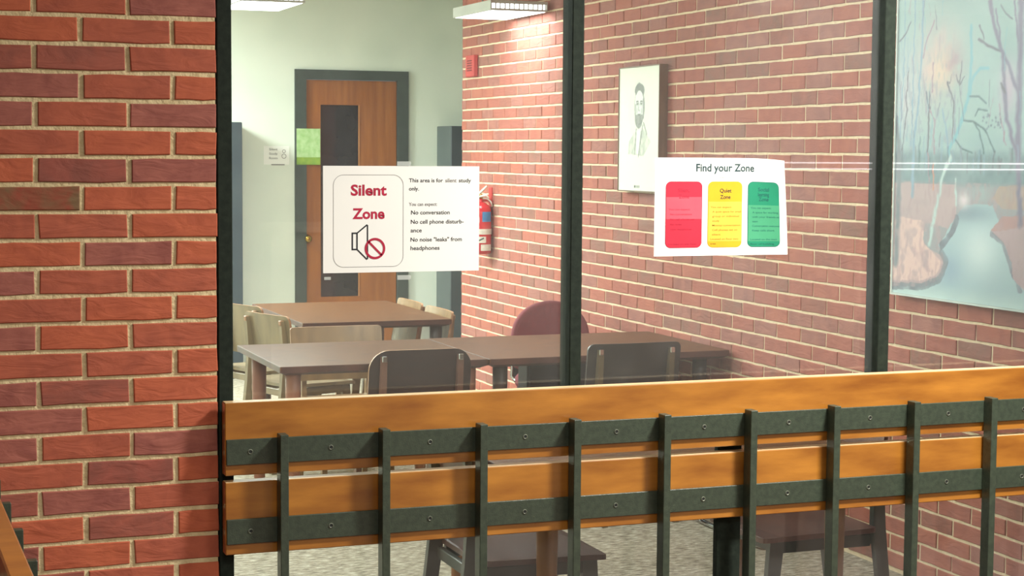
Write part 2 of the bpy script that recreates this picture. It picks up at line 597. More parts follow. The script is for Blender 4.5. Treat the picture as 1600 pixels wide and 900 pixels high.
def lay_bricks(wall, cells, plane, limit, mat_fix=None, BR=BR):
    """cells: (centre along the wall, z, length). Nearest ones in view are parts, the rest one stuff part."""
    h = COURSE - 0.0105
    cache = {}
    rows = []
    for (a, z, L) in cells:
        p = (a, YP, z) if plane == 'y' else (XW, a, z)
        zz = in_view(p)
        rows.append((zz if zz is not None else 1e3 + abs(a), a, z, L))
    rows.sort()
    rest = MB()
    k = 0
    r = random.Random(11)
    for zz, a, z, L in rows:
        tone = r.choices(range(6), BRW)[0]
        if mat_fix:
            tone = mat_fix(a, z, tone)
        var = r.randrange(7)
        key = (round(L, 3), var)
        if key not in cache:
            mbk = brick_mesh(L, h, 0.03, hash(key) % 9999 if False else int(L * 1000) * 17 + var)
            cache[key] = (mbk, mbk.mesh('brick', BR[0]))
        mbk, me = cache[key]
        off = r.uniform(-0.0012, 0.0008)
        if plane == 'y':
            loc, rz = (a, YP + off, z), 0.0
        else:
            loc, rz = (XW + off, a, z), -PI / 2
        if zz < 1e3 and k < limit:
            o = link('brick', me, wall, loc, rz)
            o.material_slots[0].link = 'OBJECT'
            o.material_slots[0].material = BR[tone]
            k += 1
        else:
            M = Matrix.Translation(loc) @ Matrix.Rotation(rz, 4, 'Z')
            rest.add([M @ Vector(v) for v in mbk.v], mbk.f, tone)
    if rest.v:
        o = rest.build('brickwork', BR, wall, recalc=False)
        o['kind'] = 'stuff'


# the pier on the near side
PIER_X1 = 0.859
pier = structure(box_obj('wall_front', -1.2, PIER_X1 - 0.001, YP + 0.0025, YP + 0.2, 0, ZTOP, M_MORTAR))
JZ = 1.9584
cells = []
r0 = int((0 - JZ) / COURSE)
for r_ in range(r0, int((ZTOP - JZ) / COURSE)):
    z = JZ + (r_ + 0.5) * COURSE
    odd = (r_ % 2 == 0)          # row -2 ends in a full brick
    x = PIER_X1
    first = True
    while x > -1.1:
        L = 0.101 if (first and not odd) else 0.2095
        cells.append((x - L / 2, z, L))
        x -= L + 0.0115
        first = False


def pier_tone(a, z, tone):
    if abs(z - (JZ - 6.5 * COURSE)) < 0.03 and a < 0.45 and a > 0.2:
        return 5
    if a > 0.79:
        return 1
    return tone if tone != 5 else 3


lay_bricks(pier, cells, 'y', 290, pier_tone)

# the long brick wall of the study room
wall_r = structure(box_obj('wall_right', XW + 0.0025, XW + 0.2, YP + 0.006, YE, 0, ZTOP, M_MORTAR_IN))
cells = []
JZ2, P2 = 2.179, 0.208
for r_ in range(int((0 - JZ2) / COURSE), int((ZTOP - JZ2) / COURSE)):
    z = JZ2 + (r_ + 0.5) * COURSE
    ph = 6.55 if r_ % 2 == 0 else 6.454
    k0 = int((YP + 0.05 - ph) / P2) - 1
    a = ph + k0 * P2
    while a < YE:
        lo, hi = max(a + 0.005, YP + 0.09), min(a + P2 - 0.005, YE - 0.001)
        if hi - lo > 0.03:
            cells.append(((lo + hi) / 2, z, hi - lo))
        a += P2
lay_bricks(wall_r, cells, 'x', 290, lambda a, z, t: t if t != 5 else 4, BR_HAZED)

# ---------------------------------------------------------------- glazing: mullions, sill rail, glass
MD = 0.07
for x0, x1, z0, nm in ((0.862, 0.899, 0.0, 0), (1.817, 1.851, 0.93, 1), (2.786, 2.823, 0.93, 1)):
    mb = MB()
    mb.box(x0, x1, YP, YP + MD, z0, ZTOP, 0, 0.002)
    o = structure(mb.build('trim_%d' % (1 if nm == 0 else (2 if x0 < 2 else 3)), M_STEEL))
structure(MB().box(0.90, 3.82, YP + 0.012, YP + 0.058, 0.935, 0.975, 0, 0.002).build('trim_4', M_STEEL))
structure(MB().box(2.266, 2.341, YP - 0.012, YP + 0.0115, 0.0, 0.976, 0, 0.002).build('trim_5', M_STEEL))
structure(MB().box(0.90, 3.82, YP + 0.012, YP + 0.058, 0.0, 0.05, 0, 0.002).build('trim_6', M_STEEL))
GY = YP + 0.026
panes = [(0.885, 1.830, 0.965, ZTOP + 0.02), (1.838, 2.800, 0.965, ZTOP + 0.02), (2.808, 3.83, 0.965, ZTOP + 0.02), (0.885, 3.83, 0.03, 0.945)]
for i, (x0, x1, z0, z1) in enumerate(panes):
    o = structure(box_obj('window_%d' % (i + 1), x0, x1, GY, GY + 0.006, z0, z1, M_GLASS))

# ---------------------------------------------------------------- front railing
BY = YP - 0.055
rail = thing('railing', 'long guard railing of two varnished boards with green-black steel bars in front of the glass', 'railing', (2.1, BY, 0))


def rel(mb, name, m_, root=rail):
    o = mb.build(name, m_, root)
    o.matrix_parent_inverse = Matrix.Translation(-root.location)
    return o


for z0, z1 in ((0.826, 1.0095), (0.625, 0.8085)):
    bd_ = rel(MB().box(0.866, 3.80, BY, BY + 0.038, z0, z1, 0, 0.002), 'board', M_BOARD)
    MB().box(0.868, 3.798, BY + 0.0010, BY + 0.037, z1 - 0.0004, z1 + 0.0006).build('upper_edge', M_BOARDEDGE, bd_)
for z0, z1 in ((0.854, 0.918), (0.653, 0.716)):
    b_ = rel(MB().box(0.868, 3.80, BY - 0.008, BY - 0.0005, z0, z1, 0, 0.001), 'flat_bar', M_RAILSTEEL)
    for i in range(11):
        x = 0.915 + 0.2645 * i if i else 0.928
        if i:
            x = 1.1355 + 0.265 * (i - 1)
        s = MB()
        c = (x, (z0 + z1) / 2)
        ring = lambda r, y: [(c[0] + r * math.cos(2 * PI * k / 12), y, c[1] + r * math.sin(2 * PI * k / 12)) for k in range(12)]
        s.loft([ring(0.0070, BY - 0.0078), ring(0.0068, BY - 0.0094), ring(0.0050, BY - 0.0100), ring(0.0040, BY - 0.0092)], cap=False)
        s.add(ring(0.0042, BY - 0.0091), [tuple(range(12))], 1)
        s.build('screw', [M_SCREW, M_SLOTDARK], b_)
for i in range(11):
    x = 1.006 + 0.2648 * i
    rel(MB().box(x - 0.0105, x + 0.0105, BY - 0.048, BY - 0.0085, 0.0, 0.930, 0, 0.0012), 'post', M_RAILSTEEL)

# second railing that runs from the pier towards the viewer, lower left
XR0, XR1 = 0.210, 0.246
rail2 = thing('railing', 'short board railing running towards the viewer, low beside the brick pier', 'railing', (0.228, 2.9, 0))
rel(MB().box(XR0, XR1, 1.6, YP - 0.01, 0.826, 1.010, 0, 0.003), 'board', M_BOARD, rail2)
rel(MB().box(XR0, XR1, 1.6, YP - 0.01, 0.625, 0.809, 0, 0.003), 'board', M_BOARD, rail2)
for z0, z1 in ((0.854, 0.918), (0.653, 0.716)):
    rel(MB().box(XR1 + 0.0005, XR1 + 0.008, 1.6, YP - 0.01, z0, z1, 0, 0.001), 'flat_bar', M_RAILSTEEL, rail2)
for i in range(9):
    y = 4.185 - 0.265 * i
    rel(MB().box(XR1 + 0.0085, XR1 + 0.052, y - 0.0105, y + 0.0105, 0, 0.918, 0, 0.0012), 'post', M_RAILSTEEL, rail2)


# ---------------------------------------------------------------- printed signs on the glass
def text_mesh(body, mat_, name, size=1.0, x0=None, x1=None, cx=None, base=0.0, y=0.0, bold=0.0, cap=None, width=None, parent=None, warp=None, spacing=1.0):
    """flat lettering in the XZ plane facing -Y; cap = capital height in metres, width = fitted width"""
    cu = bpy.data.curves.new(name, 'FONT')
    cu.body = body
    cu.size = 1.0
    cu.offset = bold
    cu.resolution_u = 3
    cu.space_character = spacing
    tmp = bpy.data.objects.new('tmp', cu)
    COL.objects.link(tmp)
    dg = bpy.context.evaluated_depsgraph_get()
    me = bpy.data.meshes.new_from_object(tmp.evaluated_get(dg))
    bpy.data.objects.remove(tmp)
    bpy.data.curves.remove(cu)
    n = len(me.vertices)
    co = np.empty(n * 3)
    me.vertices.foreach_get('co', co)
    co = co.reshape(-1, 3)
    sy = cap / 0.70
    w = co[:, 0].max() - co[:, 0].min()
    sx = (width / w) if width else sy
    xx = (co[:, 0] - co[:, 0].min()) * sx
    if cx is not None:
        xx = xx - w * sx / 2 + cx
    else:
        xx = xx + x0
    zz = co[:, 1] * sy + base
    out = np.stack([xx, np.full(n, y), zz], 1)
    if warp:
        out = warp(out)
    me.vertices.foreach_set('co', out.ravel())
    me.materials.clear()
    me.materials.append(mat_)
    me.update()
    me.name = name
    return link(name, me, parent)


def ribbon_mb(mb, pts, w, y, closed=False, mi=0):
    n = len(pts)
    seg = n if closed else n - 1
    P = [Vector((p[0], p[1])) for p in pts]
    L, R = [], []
    for i in range(n):
        a = P[(i - 1) % n] if (closed or i > 0) else P[i]
        b = P[(i + 1) % n] if (closed or i < n - 1) else P[i]
        d1 = (P[i] - a)
        d2 = (b - P[i])
        if d1.length < 1e-9:
            d1 = d2
        if d2.length < 1e-9:
            d2 = d1
        d1, d2 = d1.normalized(), d2.normalized()
        n1 = Vector((-d1.y, d1.x))
        n2 = Vector((-d2.y, d2.x))
        nn = (n1 + n2)
        nn = nn.normalized() if nn.length > 1e-6 else n1
        s = w / 2 / max(0.4, nn.dot(n1))
        L.append((P[i].x + nn.x * s, y, P[i].y + nn.y * s))
        R.append((P[i].x - nn.x * s, y, P[i].y - nn.y * s))
    vs = L + R
    fs = []
    for i in range(seg):
        j = (i + 1) % n
        fs.append((i, j, n + j, n + i))
    mb.add(vs, fs, mi)
    return mb


SY = YP + 0.0245      # sheets are taped on the viewer's side of the glass
# -- sign 1 (silent zone). layout coordinates: photo-crop units, k metres per unit
s1 = thing('sign', 'white paper sign on the glass with large red lettering and a crossed-out speaker symbol', 'sign', (0, 0, 0))
X1, Z1, K1 = 1.1385, 1.600, 0.0003475
ux = lambda u: X1 + (u - 12) * K1
uz = lambda v: Z1 - (v - 45) * K1
mb = MB()
mb.box(X1, 1.5635, SY, SY + 0.0006, 1.3235, 1.5995)
mb.build('paper', M_PAPER, s1)
TY = SY - 0.0004
mb = MB()
bx = [(ux(a), uz(b)) for a, b in rrect(90, 630, 113, 798, 78, 8)]
ribbon_mb(mb, bx, 0.0010, TY, True)
mb.build('border', M_GREYINK, s1)
text_mesh('Silent', M_CRIMSON, 'lettering', cx=ux(362), base=uz(264), y=TY, bold=0.030, cap=0.0270, width=0.0965, parent=s1)
text_mesh('Zone', M_CRIMSON, 'lettering', cx=ux(360), base=uz(438), y=TY, bold=0.030, cap=0.0265, width=0.0865, parent=s1)
for body, u0, v, wd, mt_, cp in (('This area is for', 675, 167, 268, M_INK, 0.0100), ('silent', 962, 167, 90, M_GREYINK, 0.0100), ('study', 1070, 167, 98, M_INK, 0.0100),
                                 ('only.', 675, 229, 78, M_INK, 0.0100), ('You can expect:', 675, 344, 222, M_GREYINK, 0.0085),
                                 ('No conversation', 692, 409, 306, M_INK, 0.0105), ('No cell phone disturb-', 690, 479, 420, M_INK, 0.0105),
                                 ('ance', 688, 543, 88, M_INK, 0.0105), ('No noise "leaks" from', 688, 613, 408, M_INK, 0.0105), ('headphones', 688, 677, 230, M_INK, 0.0105)):
    text_mesh(body, mt_, 'lettering', x0=ux(u0), base=uz(v), y=TY, bold=0.012, cap=cp, width=wd * K1, parent=s1)
mb = MB()
P = lambda l: [(ux(a), uz(b)) for a, b in l]
ribbon_mb(mb, P([(235, 546), (271, 546), (271, 667), (235, 667)]), 0.0040, TY, True)
ribbon_mb(mb, P([(271, 546), (346, 486), (352, 490), (352, 736), (345, 740), (271, 667)]), 0.0036, TY - 0.0001)
mb.build('speaker_symbol', M_INK, s1)
mb = MB()
ribbon_mb(mb, P([(410 + 71 * math.cos(2 * PI * k / 40), 662 + 71 * math.sin(2 * PI * k / 40)) for k in range(40)]), 0.0062, TY - 0.0003, True)
ribbon_mb(mb, P([(360, 610), (462, 712)]), 0.0056, TY - 0.0003)
mb.build('prohibition_symbol', M_CRIMSON, s1)
for (a, b, c, d) in ((582, 12, 690, 44), (585, 866, 690, 900), (20, 868, 70, 890)):
    MB().box(ux(a), ux(c), SY - 0.0001, SY + 0.0003, uz(d), uz(b)).build('tape', M_TAPE, s1)

# -- sign 2 (find your zone), right side curling off the glass
s2 = thing('sign', 'white paper sign on the glass with red, yellow and green panels, one side curling', 'sign', (0, 0, 0))
X2, Z2, K2 = 2.0765, 1.6255, 0.0003820
vx = lambda u: X2 + (u - 58) * K2
vz = lambda v: Z2 - (v - 58) * K2 * 0.900


def curl(co):
    co = np.array(co, float)
    u = (co[:, 0] - X2) / 0.43
    v = np.clip((co[:, 2] - 1.35) / 0.275, 0, 1)
    t = np.clip(u - 0.55, 0, 1) / 0.45
    co[:, 0] -= 0.036 * t ** 2 * v ** 1.1
    co[:, 1] -= 0.030 * t ** 2 * (0.3 + v)
    co[:, 2] -= 0.008 * t ** 2.5 * v
    return co


def sheet_grid(u0, u1, v0, v1, y, outline=None):
    nx, nz = 36, 18
    vs, fs = [], []
    for j in range(nz + 1):
        for i in range(nx + 1):
            vs.append((vx(u0 + (u1 - u0) * i / nx), y, vz(v0 + (v1 - v0) * j / nz)))
    for j in range(nz):
        for i in range(nx):
            a = j * (nx + 1) + i
            fs.append((a, a + 1, a + nx + 2, a + nx + 1))
    return curl(vs), fs


SY2 = SY
mb = MB()
vs, fs = sheet_grid(58, 1145, 58, 850, SY2)
mb.add(vs, fs, 0, True)
vs2 = vs.copy()
vs2[:, 1] += 0.0006
mb.add(vs2, [f[::-1] for f in fs], 0, True)
mb.build('paper', M_PAPER, s2, recalc=False)
TY2 = SY2 - 0.0005


def panel_rows(u0, u1, v0, v1, r, y, n=30):
    """rounded panel as horizontal strips so that it can follow the curl"""
    mbp = MB()
    rows = []
    for i in range(n + 1):
        v = v0 + (v1 - v0) * (0.5 - 0.5 * math.cos(PI * i / n))
        d = 0
        e = min(v - v0, v1 - v)
        if e < r:
            d = r - math.sqrt(max(0, r * r - (r - e) ** 2))
        rows.append([(vx(u0 + d + (u1 - u0 - 2 * d) * k / 8), y, vz(v)) for k in range(9)])
    vs = curl([p for row in rows for p in row])
    fs = [(j * 9 + k, j * 9 + k + 1, (j + 1) * 9 + k + 1, (j + 1) * 9 + k) for j in range(n) for k in range(8)]
    mbp.add(vs, fs, 0, True)
    return mbp


text_mesh('Find your Zone', M_TEALINK, 'lettering', cx=vx(628), base=vz(166), y=TY2, bold=0.024, cap=0.0205, width=480 * K2, parent=s2, warp=curl)
text_mesh('where are you?', M_GREYINK, 'lettering', cx=vx(640), base=vz(220), y=TY2, bold=0.0, cap=0.0032, width=130 * K2, parent=s2, warp=curl)
for (u0, u1, me_, mp_, nm) in ((145, 440, M_PREDEDGE, M_PRED, 'red_panel'), (486, 768, M_PYEL, M_PYEL, 'yellow_panel'), (815, 1085, M_PGRNEDGE, M_PGRN, 'green_panel')):
    p_ = panel_rows(u0, u1, 248, 785, 44, TY2).build(nm, me_, s2, recalc=False)
    panel_rows(u0 + 4, u1 - 4, 252, 781, 41, TY2 - 0.0003).build('panel_fill', mp_, p_, recalc=False)
    for (w0, w1, mw) in {'red_panel': ((374, 552, M_PRED2),), 'yellow_panel': ((412, 735, M_PYEL3),), 'green_panel': ((440, 738, M_PGRN2),)}[nm]:
        panel_rows(u0 + 4, u1 - 4, w0, w1, 1, TY2 - 0.0005, 12).build('panel_band', mw, p_, recalc=False)
T3 = TY2 - 0.0007


def para(lines, mt_, u0, v0, dv, cap):
    for i, ln in enumerate(lines):
        if not ln:
            continue
        ind = 0 if ln[0] != ' ' else 14
        text_mesh(ln.strip(), mt_, 'lettering', x0=vx(u0 + ind), base=vz(v0 + dv * i), y=T3, bold=0.004, cap=cap, width=min(235, 11.5 * len(ln.strip())) * K2, parent=s2, warp=curl)


for body, cxx, v, mt_ in (('Silent', 292, 333, M_PREDEDGE), ('Zone', 292, 384, M_PREDEDGE), ('Quiet', 630, 337, M_INK), ('Zone', 628, 389, M_INK),
                          ('Social', 950, 325, M_PGRNEDGE), ('Zone', 950, 405, M_PGRNEDGE), ('learning', 950, 366, M_PGRNEDGE)):
    text_mesh(body, mt_, 'lettering', cx=vx(cxx), base=vz(v), y=T3, bold=0.014, cap=0.0105, width=(95 if len(body) > 4 else 84) * K2, parent=s2, warp=curl)
para(['You can expect:', ' A quiet space for small', ' group or individual', ' study', ' Minimal conversation', ' Cell phones set on', ' silent', 'Located on floor two', 'area'], M_PYEL2, 510, 464, 37, 0.0052)
para(['You can expect:', ' No conversation', ' No cell phone use', ' No noise', ' from headphones', '', '', 'Located on the floor'], M_PREDEDGE, 170, 480, 40, 0.0050)
para(['You can expect:', ' A space for working', ' with your friends or', ' team', ' Conversation welcome', ' Keep calls short', '', 'Located on the main', 'floor of building'], M_PGRNEDGE, 840, 470, 37, 0.0052)

# ---------------------------------------------------------------- things on the back wall
door = structure(thing('door_1', 'wooden door', 'door'))
del door['category']
del door['label']
FY = YB - 0.02
fr = MB()
fr.box(DX0, DX0 + 0.085, FY, YB + 0.05, 0, DZ)
fr.box(DX1 - 0.085, DX1, FY, YB + 0.05, 0, DZ)
fr.box(DX0 + 0.085, DX1 - 0.085, FY, YB + 0.05, DZ - 0.07, DZ)
fr.build('door_frame', M_FRAME, door)
lf = MB()
lx0, lx1, lz1 = DX0 + 0.09, DX1 - 0.09, DZ - 0.075
vx0, vx1, vz0_, vz1_ = 3.272, 3.565, 0.55, 1.972
LY = YB + 0.0
for a in ((lx0, vx0, 0.01, lz1), (vx1, lx1, 0.01, lz1), (vx0, vx1, 0.01, vz0_), (vx0, vx1, vz1_, lz1)):
    lf.box(a[0], a[1], LY, LY + 0.045, a[2], a[3])
lf.build('door_leaf', M_DOOR, door)
MB().box(vx0, vx1, LY + 0.018, LY + 0.026, vz0_, vz1_).build('vision_pane', M_DARKGLASS, door)
MB().box(vx1 - 0.006, vx1 + 0.004, LY - 0.004, LY + 0.0, vz0_, vz1_).build('lite_trim', M_DOORTRIM, door)
kn = MB()
kx, kz = 3.165, 0.985
ring = lambda r, y: [(kx + r * math.cos(2 * PI * k / 16), y, kz + r * math.sin(2 * PI * k / 16)) for k in range(16)]
kn.loft([ring(0.032, LY - 0.001), ring(0.032, LY - 0.006), ring(0.012, LY - 0.010), ring(0.011, LY - 0.035), ring(0.022, LY - 0.042), ring(0.028, LY - 0.055), ring(0.022, LY - 0.068), ring(0.006, LY - 0.073)], smooth=True)
kn.build('door_knob', M_BRASS, door)

nt_ = thing('door_notice', 'pale green printed notice hung on the door edge beside its dark pane', 'notice')
MB().box(3.085, 3.264, FY - 0.0022, FY - 0.0012, 1.585, 1.795).build('upper_print', M_NOTICE, nt_)
MB().box(3.085, 3.264, FY - 0.0022, FY - 0.0012, 1.53, 1.585).build('lower_print', M_NOTICE2, nt_)

ws = thing('wall_notice', 'small white paper notice on the white wall beside the door frame', 'notice')
MB().box(2.845, 3.035, YB - 0.003, YB - 0.0015, 1.53, 1.665).build('paper', M_PAPER, ws)
for i, t_ in enumerate(('Silent', 'Study', 'Room')):
    text_mesh(t_, M_TEALINK, 'lettering', x0=2.885, base=1.634 - 0.032 * i, y=YB - 0.0036, bold=0.004, cap=0.016, width=0.062, parent=ws)
mb = MB()
for zc, rr in ((1.628, 0.011), (1.592, 0.016)):
    ribbon_mb(mb, [(2.995 + rr * math.cos(2 * PI * k / 20), zc + rr * math.sin(2 * PI * k / 20)) for k in range(20)], 0.0035, YB - 0.0036, True)
mb.build('symbol', M_GREYINK, ws)
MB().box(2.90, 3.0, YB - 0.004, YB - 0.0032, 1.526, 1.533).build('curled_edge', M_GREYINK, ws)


def cabinet(label, x0, x1, y0, y1, z1):
    t = thing('tall_cabinet', label, 'cabinet', ((x0 + x1) / 2, y0, 0))
    inv = Matrix.Translation(-t.location)
    for nm, mb_, m_ in (('body', MB().box(x0, x1, y0 + 0.02, y1, 0.0, z1, 0, 0.003), M_CABSIDE),
                        ('cabinet_door', MB().box(x0 + 0.002, (x0 + x1) / 2 - 0.002, y0, y0 + 0.0195, 0.06, z1 - 0.003, 0, 0.002), M_CAB),
                        ('cabinet_door', MB().box((x0 + x1) / 2 + 0.002, x1 - 0.002, y0, y0 + 0.0195, 0.06, z1 - 0.003, 0, 0.002), M_CAB)):
        o = mb_.build(nm, m_, t)
        o.matrix_parent_inverse = inv
    return t


cabinet('tall dark cabinet between the door and the end of the brick wall', 4.175, 4.95, 12.26, YB - 0.002, 1.823)
cabinet('tall dark cabinet whose edge shows between the black mullion and white wall', 1.75, 2.625, 12.30, YB - 0.002, 1.832)

# ---------------------------------------------------------------- things on the brick wall
ex = thing('fire_extinguisher', 'red fire extinguisher with blue and white labels hung on the brick wall', 'fire extinguisher', (3.742, 10.42, 0.99))
MB().lathe([(0.060, 0.0), (0.072, 0.004), (0.074, 0.02), (0.074, 0.26), (0.070, 0.285), (0.055, 0.310), (0.030, 0.325), (0.018, 0.33), (0.018, 0.35)], n=28).build('cylinder', M_EXRED, ex)
for nm, z0, z1, a0, a1, m_ in (('blue_label', 0.205, 0.268, -98, -42, M_EXBLUE), ('white_label', 0.125, 0.160, -170, -20, M_EXWHITE),
                               ('white_label', 0.072, 0.112, -170, -78, M_EXWHITE), ('white_label', 0.022, 0.062, -105, -40, M_EXWHITE), ('white_label', 0.20, 0.235, -160, -112, M_EXWHITE)):
    n = 14
    vs = []
    for k in range(n + 1):
        t = math.radians(a0 + (a1 - a0) * k / n)
        vs += [(0.0747 * math.cos(t), 0.0747 * math.sin(t), z0), (0.0747 * math.cos(t), 0.0747 * math.sin(t), z1)]
    MB().add(vs, [(2 * k, 2 * k + 2, 2 * k + 3, 2 * k + 1) for k in range(n)], 0, True).build(nm, m_, ex, recalc=False)
lab = MB()
for k in range(5):
    t = math.radians(-112 + 5 * k)
    lab.box(0.0753 * math.cos(t) - 0.003, 0.0753 * math.cos(t) + 0.003, 0.0753 * math.sin(t) - 0.0005, 0.0753 * math.sin(t) + 0.0003, 0.084 + 0.003 * k, 0.094 + 0.003 * k)
lab.build('label_mark', M_TEALINK, ex)
mb = MB()
mb.lathe([(0.016, 0.345), (0.02, 0.35), (0.02, 0.375), (0.012, 0.38)], n=14)
mb.build('valve', M_BRASS, ex)
MB().tube([(-0.03, -0.005, 0.365), (0.0, -0.01, 0.39), (0.035, -0.03, 0.43)], [0.008, 0.009, 0.006], 8).build('handle', M_EXWHITE, ex)
MB().tube([(-0.02, -0.01, 0.36), (0.03, -0.03, 0.372), (0.045, -0.04, 0.35)], [0.006, 0.008, 0.006], 8).build('lever', M_EXWHITE, ex)
MB().tube([(0.0, -0.01, 0.355), (0.04, -0.02, 0.35), (0.062, -0.03, 0.33), (0.072, -0.03, 0.30)], 0.005, 8).build('hose', M_EXWHITE, ex)
MB().box(-0.02, 0.076, 0.0, 0.025, 0.33, 0.345).box(0.07, 0.0785, -0.02, 0.035, 0.30, 0.42).build('wall_bracket', M_ALARM, ex)

al = thing('fire_alarm', 'small red fire alarm sounder with dark slots high on the brick wall', 'fire alarm', (XW - 0.035, 10.765, 2.12))
MB().box(0, 0.032, -0.078, 0.078, 0, 0.138, 0, 0.004).build('case', M_ALARM, al)
for k in range(5):
    MB().box(-0.002, 0.001, -0.045, 0.045, 0.036 + 0.0155 * k, 0.044 + 0.0155 * k).build('slot', M_SLOT, al)


# pictures painted per vertex on a fine grid (flat print on a real panel)
def canvas(name, ny, nz, y_left, y_right, z0, z1, x, fn, parent, rough=0.45):
    """panel facing -X; s runs from y_left (s=0) towards the viewer, t is height"""
    S, T = np.meshgrid(np.linspace(0, 1, ny + 1), np.linspace(0, 1, nz + 1))
    Y = y_left + (y_right - y_left) * S
    Z = z0 + (z1 - z0) * T
    vs = np.stack([np.full(Y.shape, x), Y, Z], -1).reshape(-1, 3)
    col = fn(y_left - Y, Z).reshape(-1, 3)
    a = (np.arange(nz)[:, None] * (ny + 1) + np.arange(ny)[None, :]).ravel()
    fs = np.stack([a, a + 1, a + ny + 2, a + ny + 1], 1)
    me = bpy.data.meshes.new(name)
    me.from_pydata(vs.tolist(), [], fs.tolist())
    at = me.color_attributes.new('paint', 'FLOAT_COLOR', 'POINT')
    c4 = np.ones((len(vs), 4))
    cs = np.clip(col, 0, 255) / 255
    c4[:, :3] = np.where(cs <= 0.04045, cs / 12.92, ((cs + 0.055) / 1.055) ** 2.4)
    at.data.foreach_set('color', c4.ravel())
    mt, nt, b = new_mat(name + '_paint')
    b.inputs['Roughness'].default_value = rough
    an = nt.nodes.new('ShaderNodeAttribute')
    an.attribute_name = 'paint'
    nt.links.new(an.outputs['Color'], b.inputs['Base Color'])
    me.materials.append(mt)
    return link(name, me, parent)


def vnoise(S, T, sc, seed, octv=3):
    """smooth value noise in numpy"""
    out = np.zeros(S.shape)
    amp = 1.0
    tot = 0
    r = np.random.default_rng(seed)
    for o in range(octv):
        g = r.random((96, 96))
        x, y = S * sc + 7.3, T * sc + 3.1
        xi, yi = np.floor(x).astype(int), np.floor(y).astype(int)
        fx, fy = x - xi, y - yi
        fx, fy = fx * fx * (3 - 2 * fx), fy * fy * (3 - 2 * fy)
        g00, g10 = g[yi % 96, xi % 96], g[yi % 96, (xi + 1) % 96]
        g01, g11 = g[(yi + 1) % 96, xi % 96], g[(yi + 1) % 96, (xi + 1) % 96]
        out += amp * ((g00 * (1 - fx) + g10 * fx) * (1 - fy) + (g01 * (1 - fx) + g11 * fx) * fy)
        tot += amp
        amp *= 0.5
        sc *= 2.1
    return out / tot


def seg_dist(S, T, pts):
    d = np.full(S.shape, 9.0)
    for (x0, y0), (x1, y1) in zip(pts[:-1], pts[1:]):
        dx, dy = x1 - x0, y1 - y0
        t = np.clip(((S - x0) * dx + (T - y0) * dy) / (dx * dx + dy * dy + 1e-12), 0, 1)
        d = np.minimum(d, np.hypot(S - x0 - t * dx, T - y0 - t * dy))
    return d


def in_poly(S, T, pts):
    ins = np.zeros(S.shape, bool)
    n = len(pts)
    for i in range(n):
        x0, y0 = pts[i]
        x1, y1 = pts[(i + 1) % n]
        if y0 == y1:
            continue
        c = ((y0 > T) != (y1 > T)) & (S < (x1 - x0) * (T - y0) / (y1 - y0) + x0)
        ins ^= c
    return ins


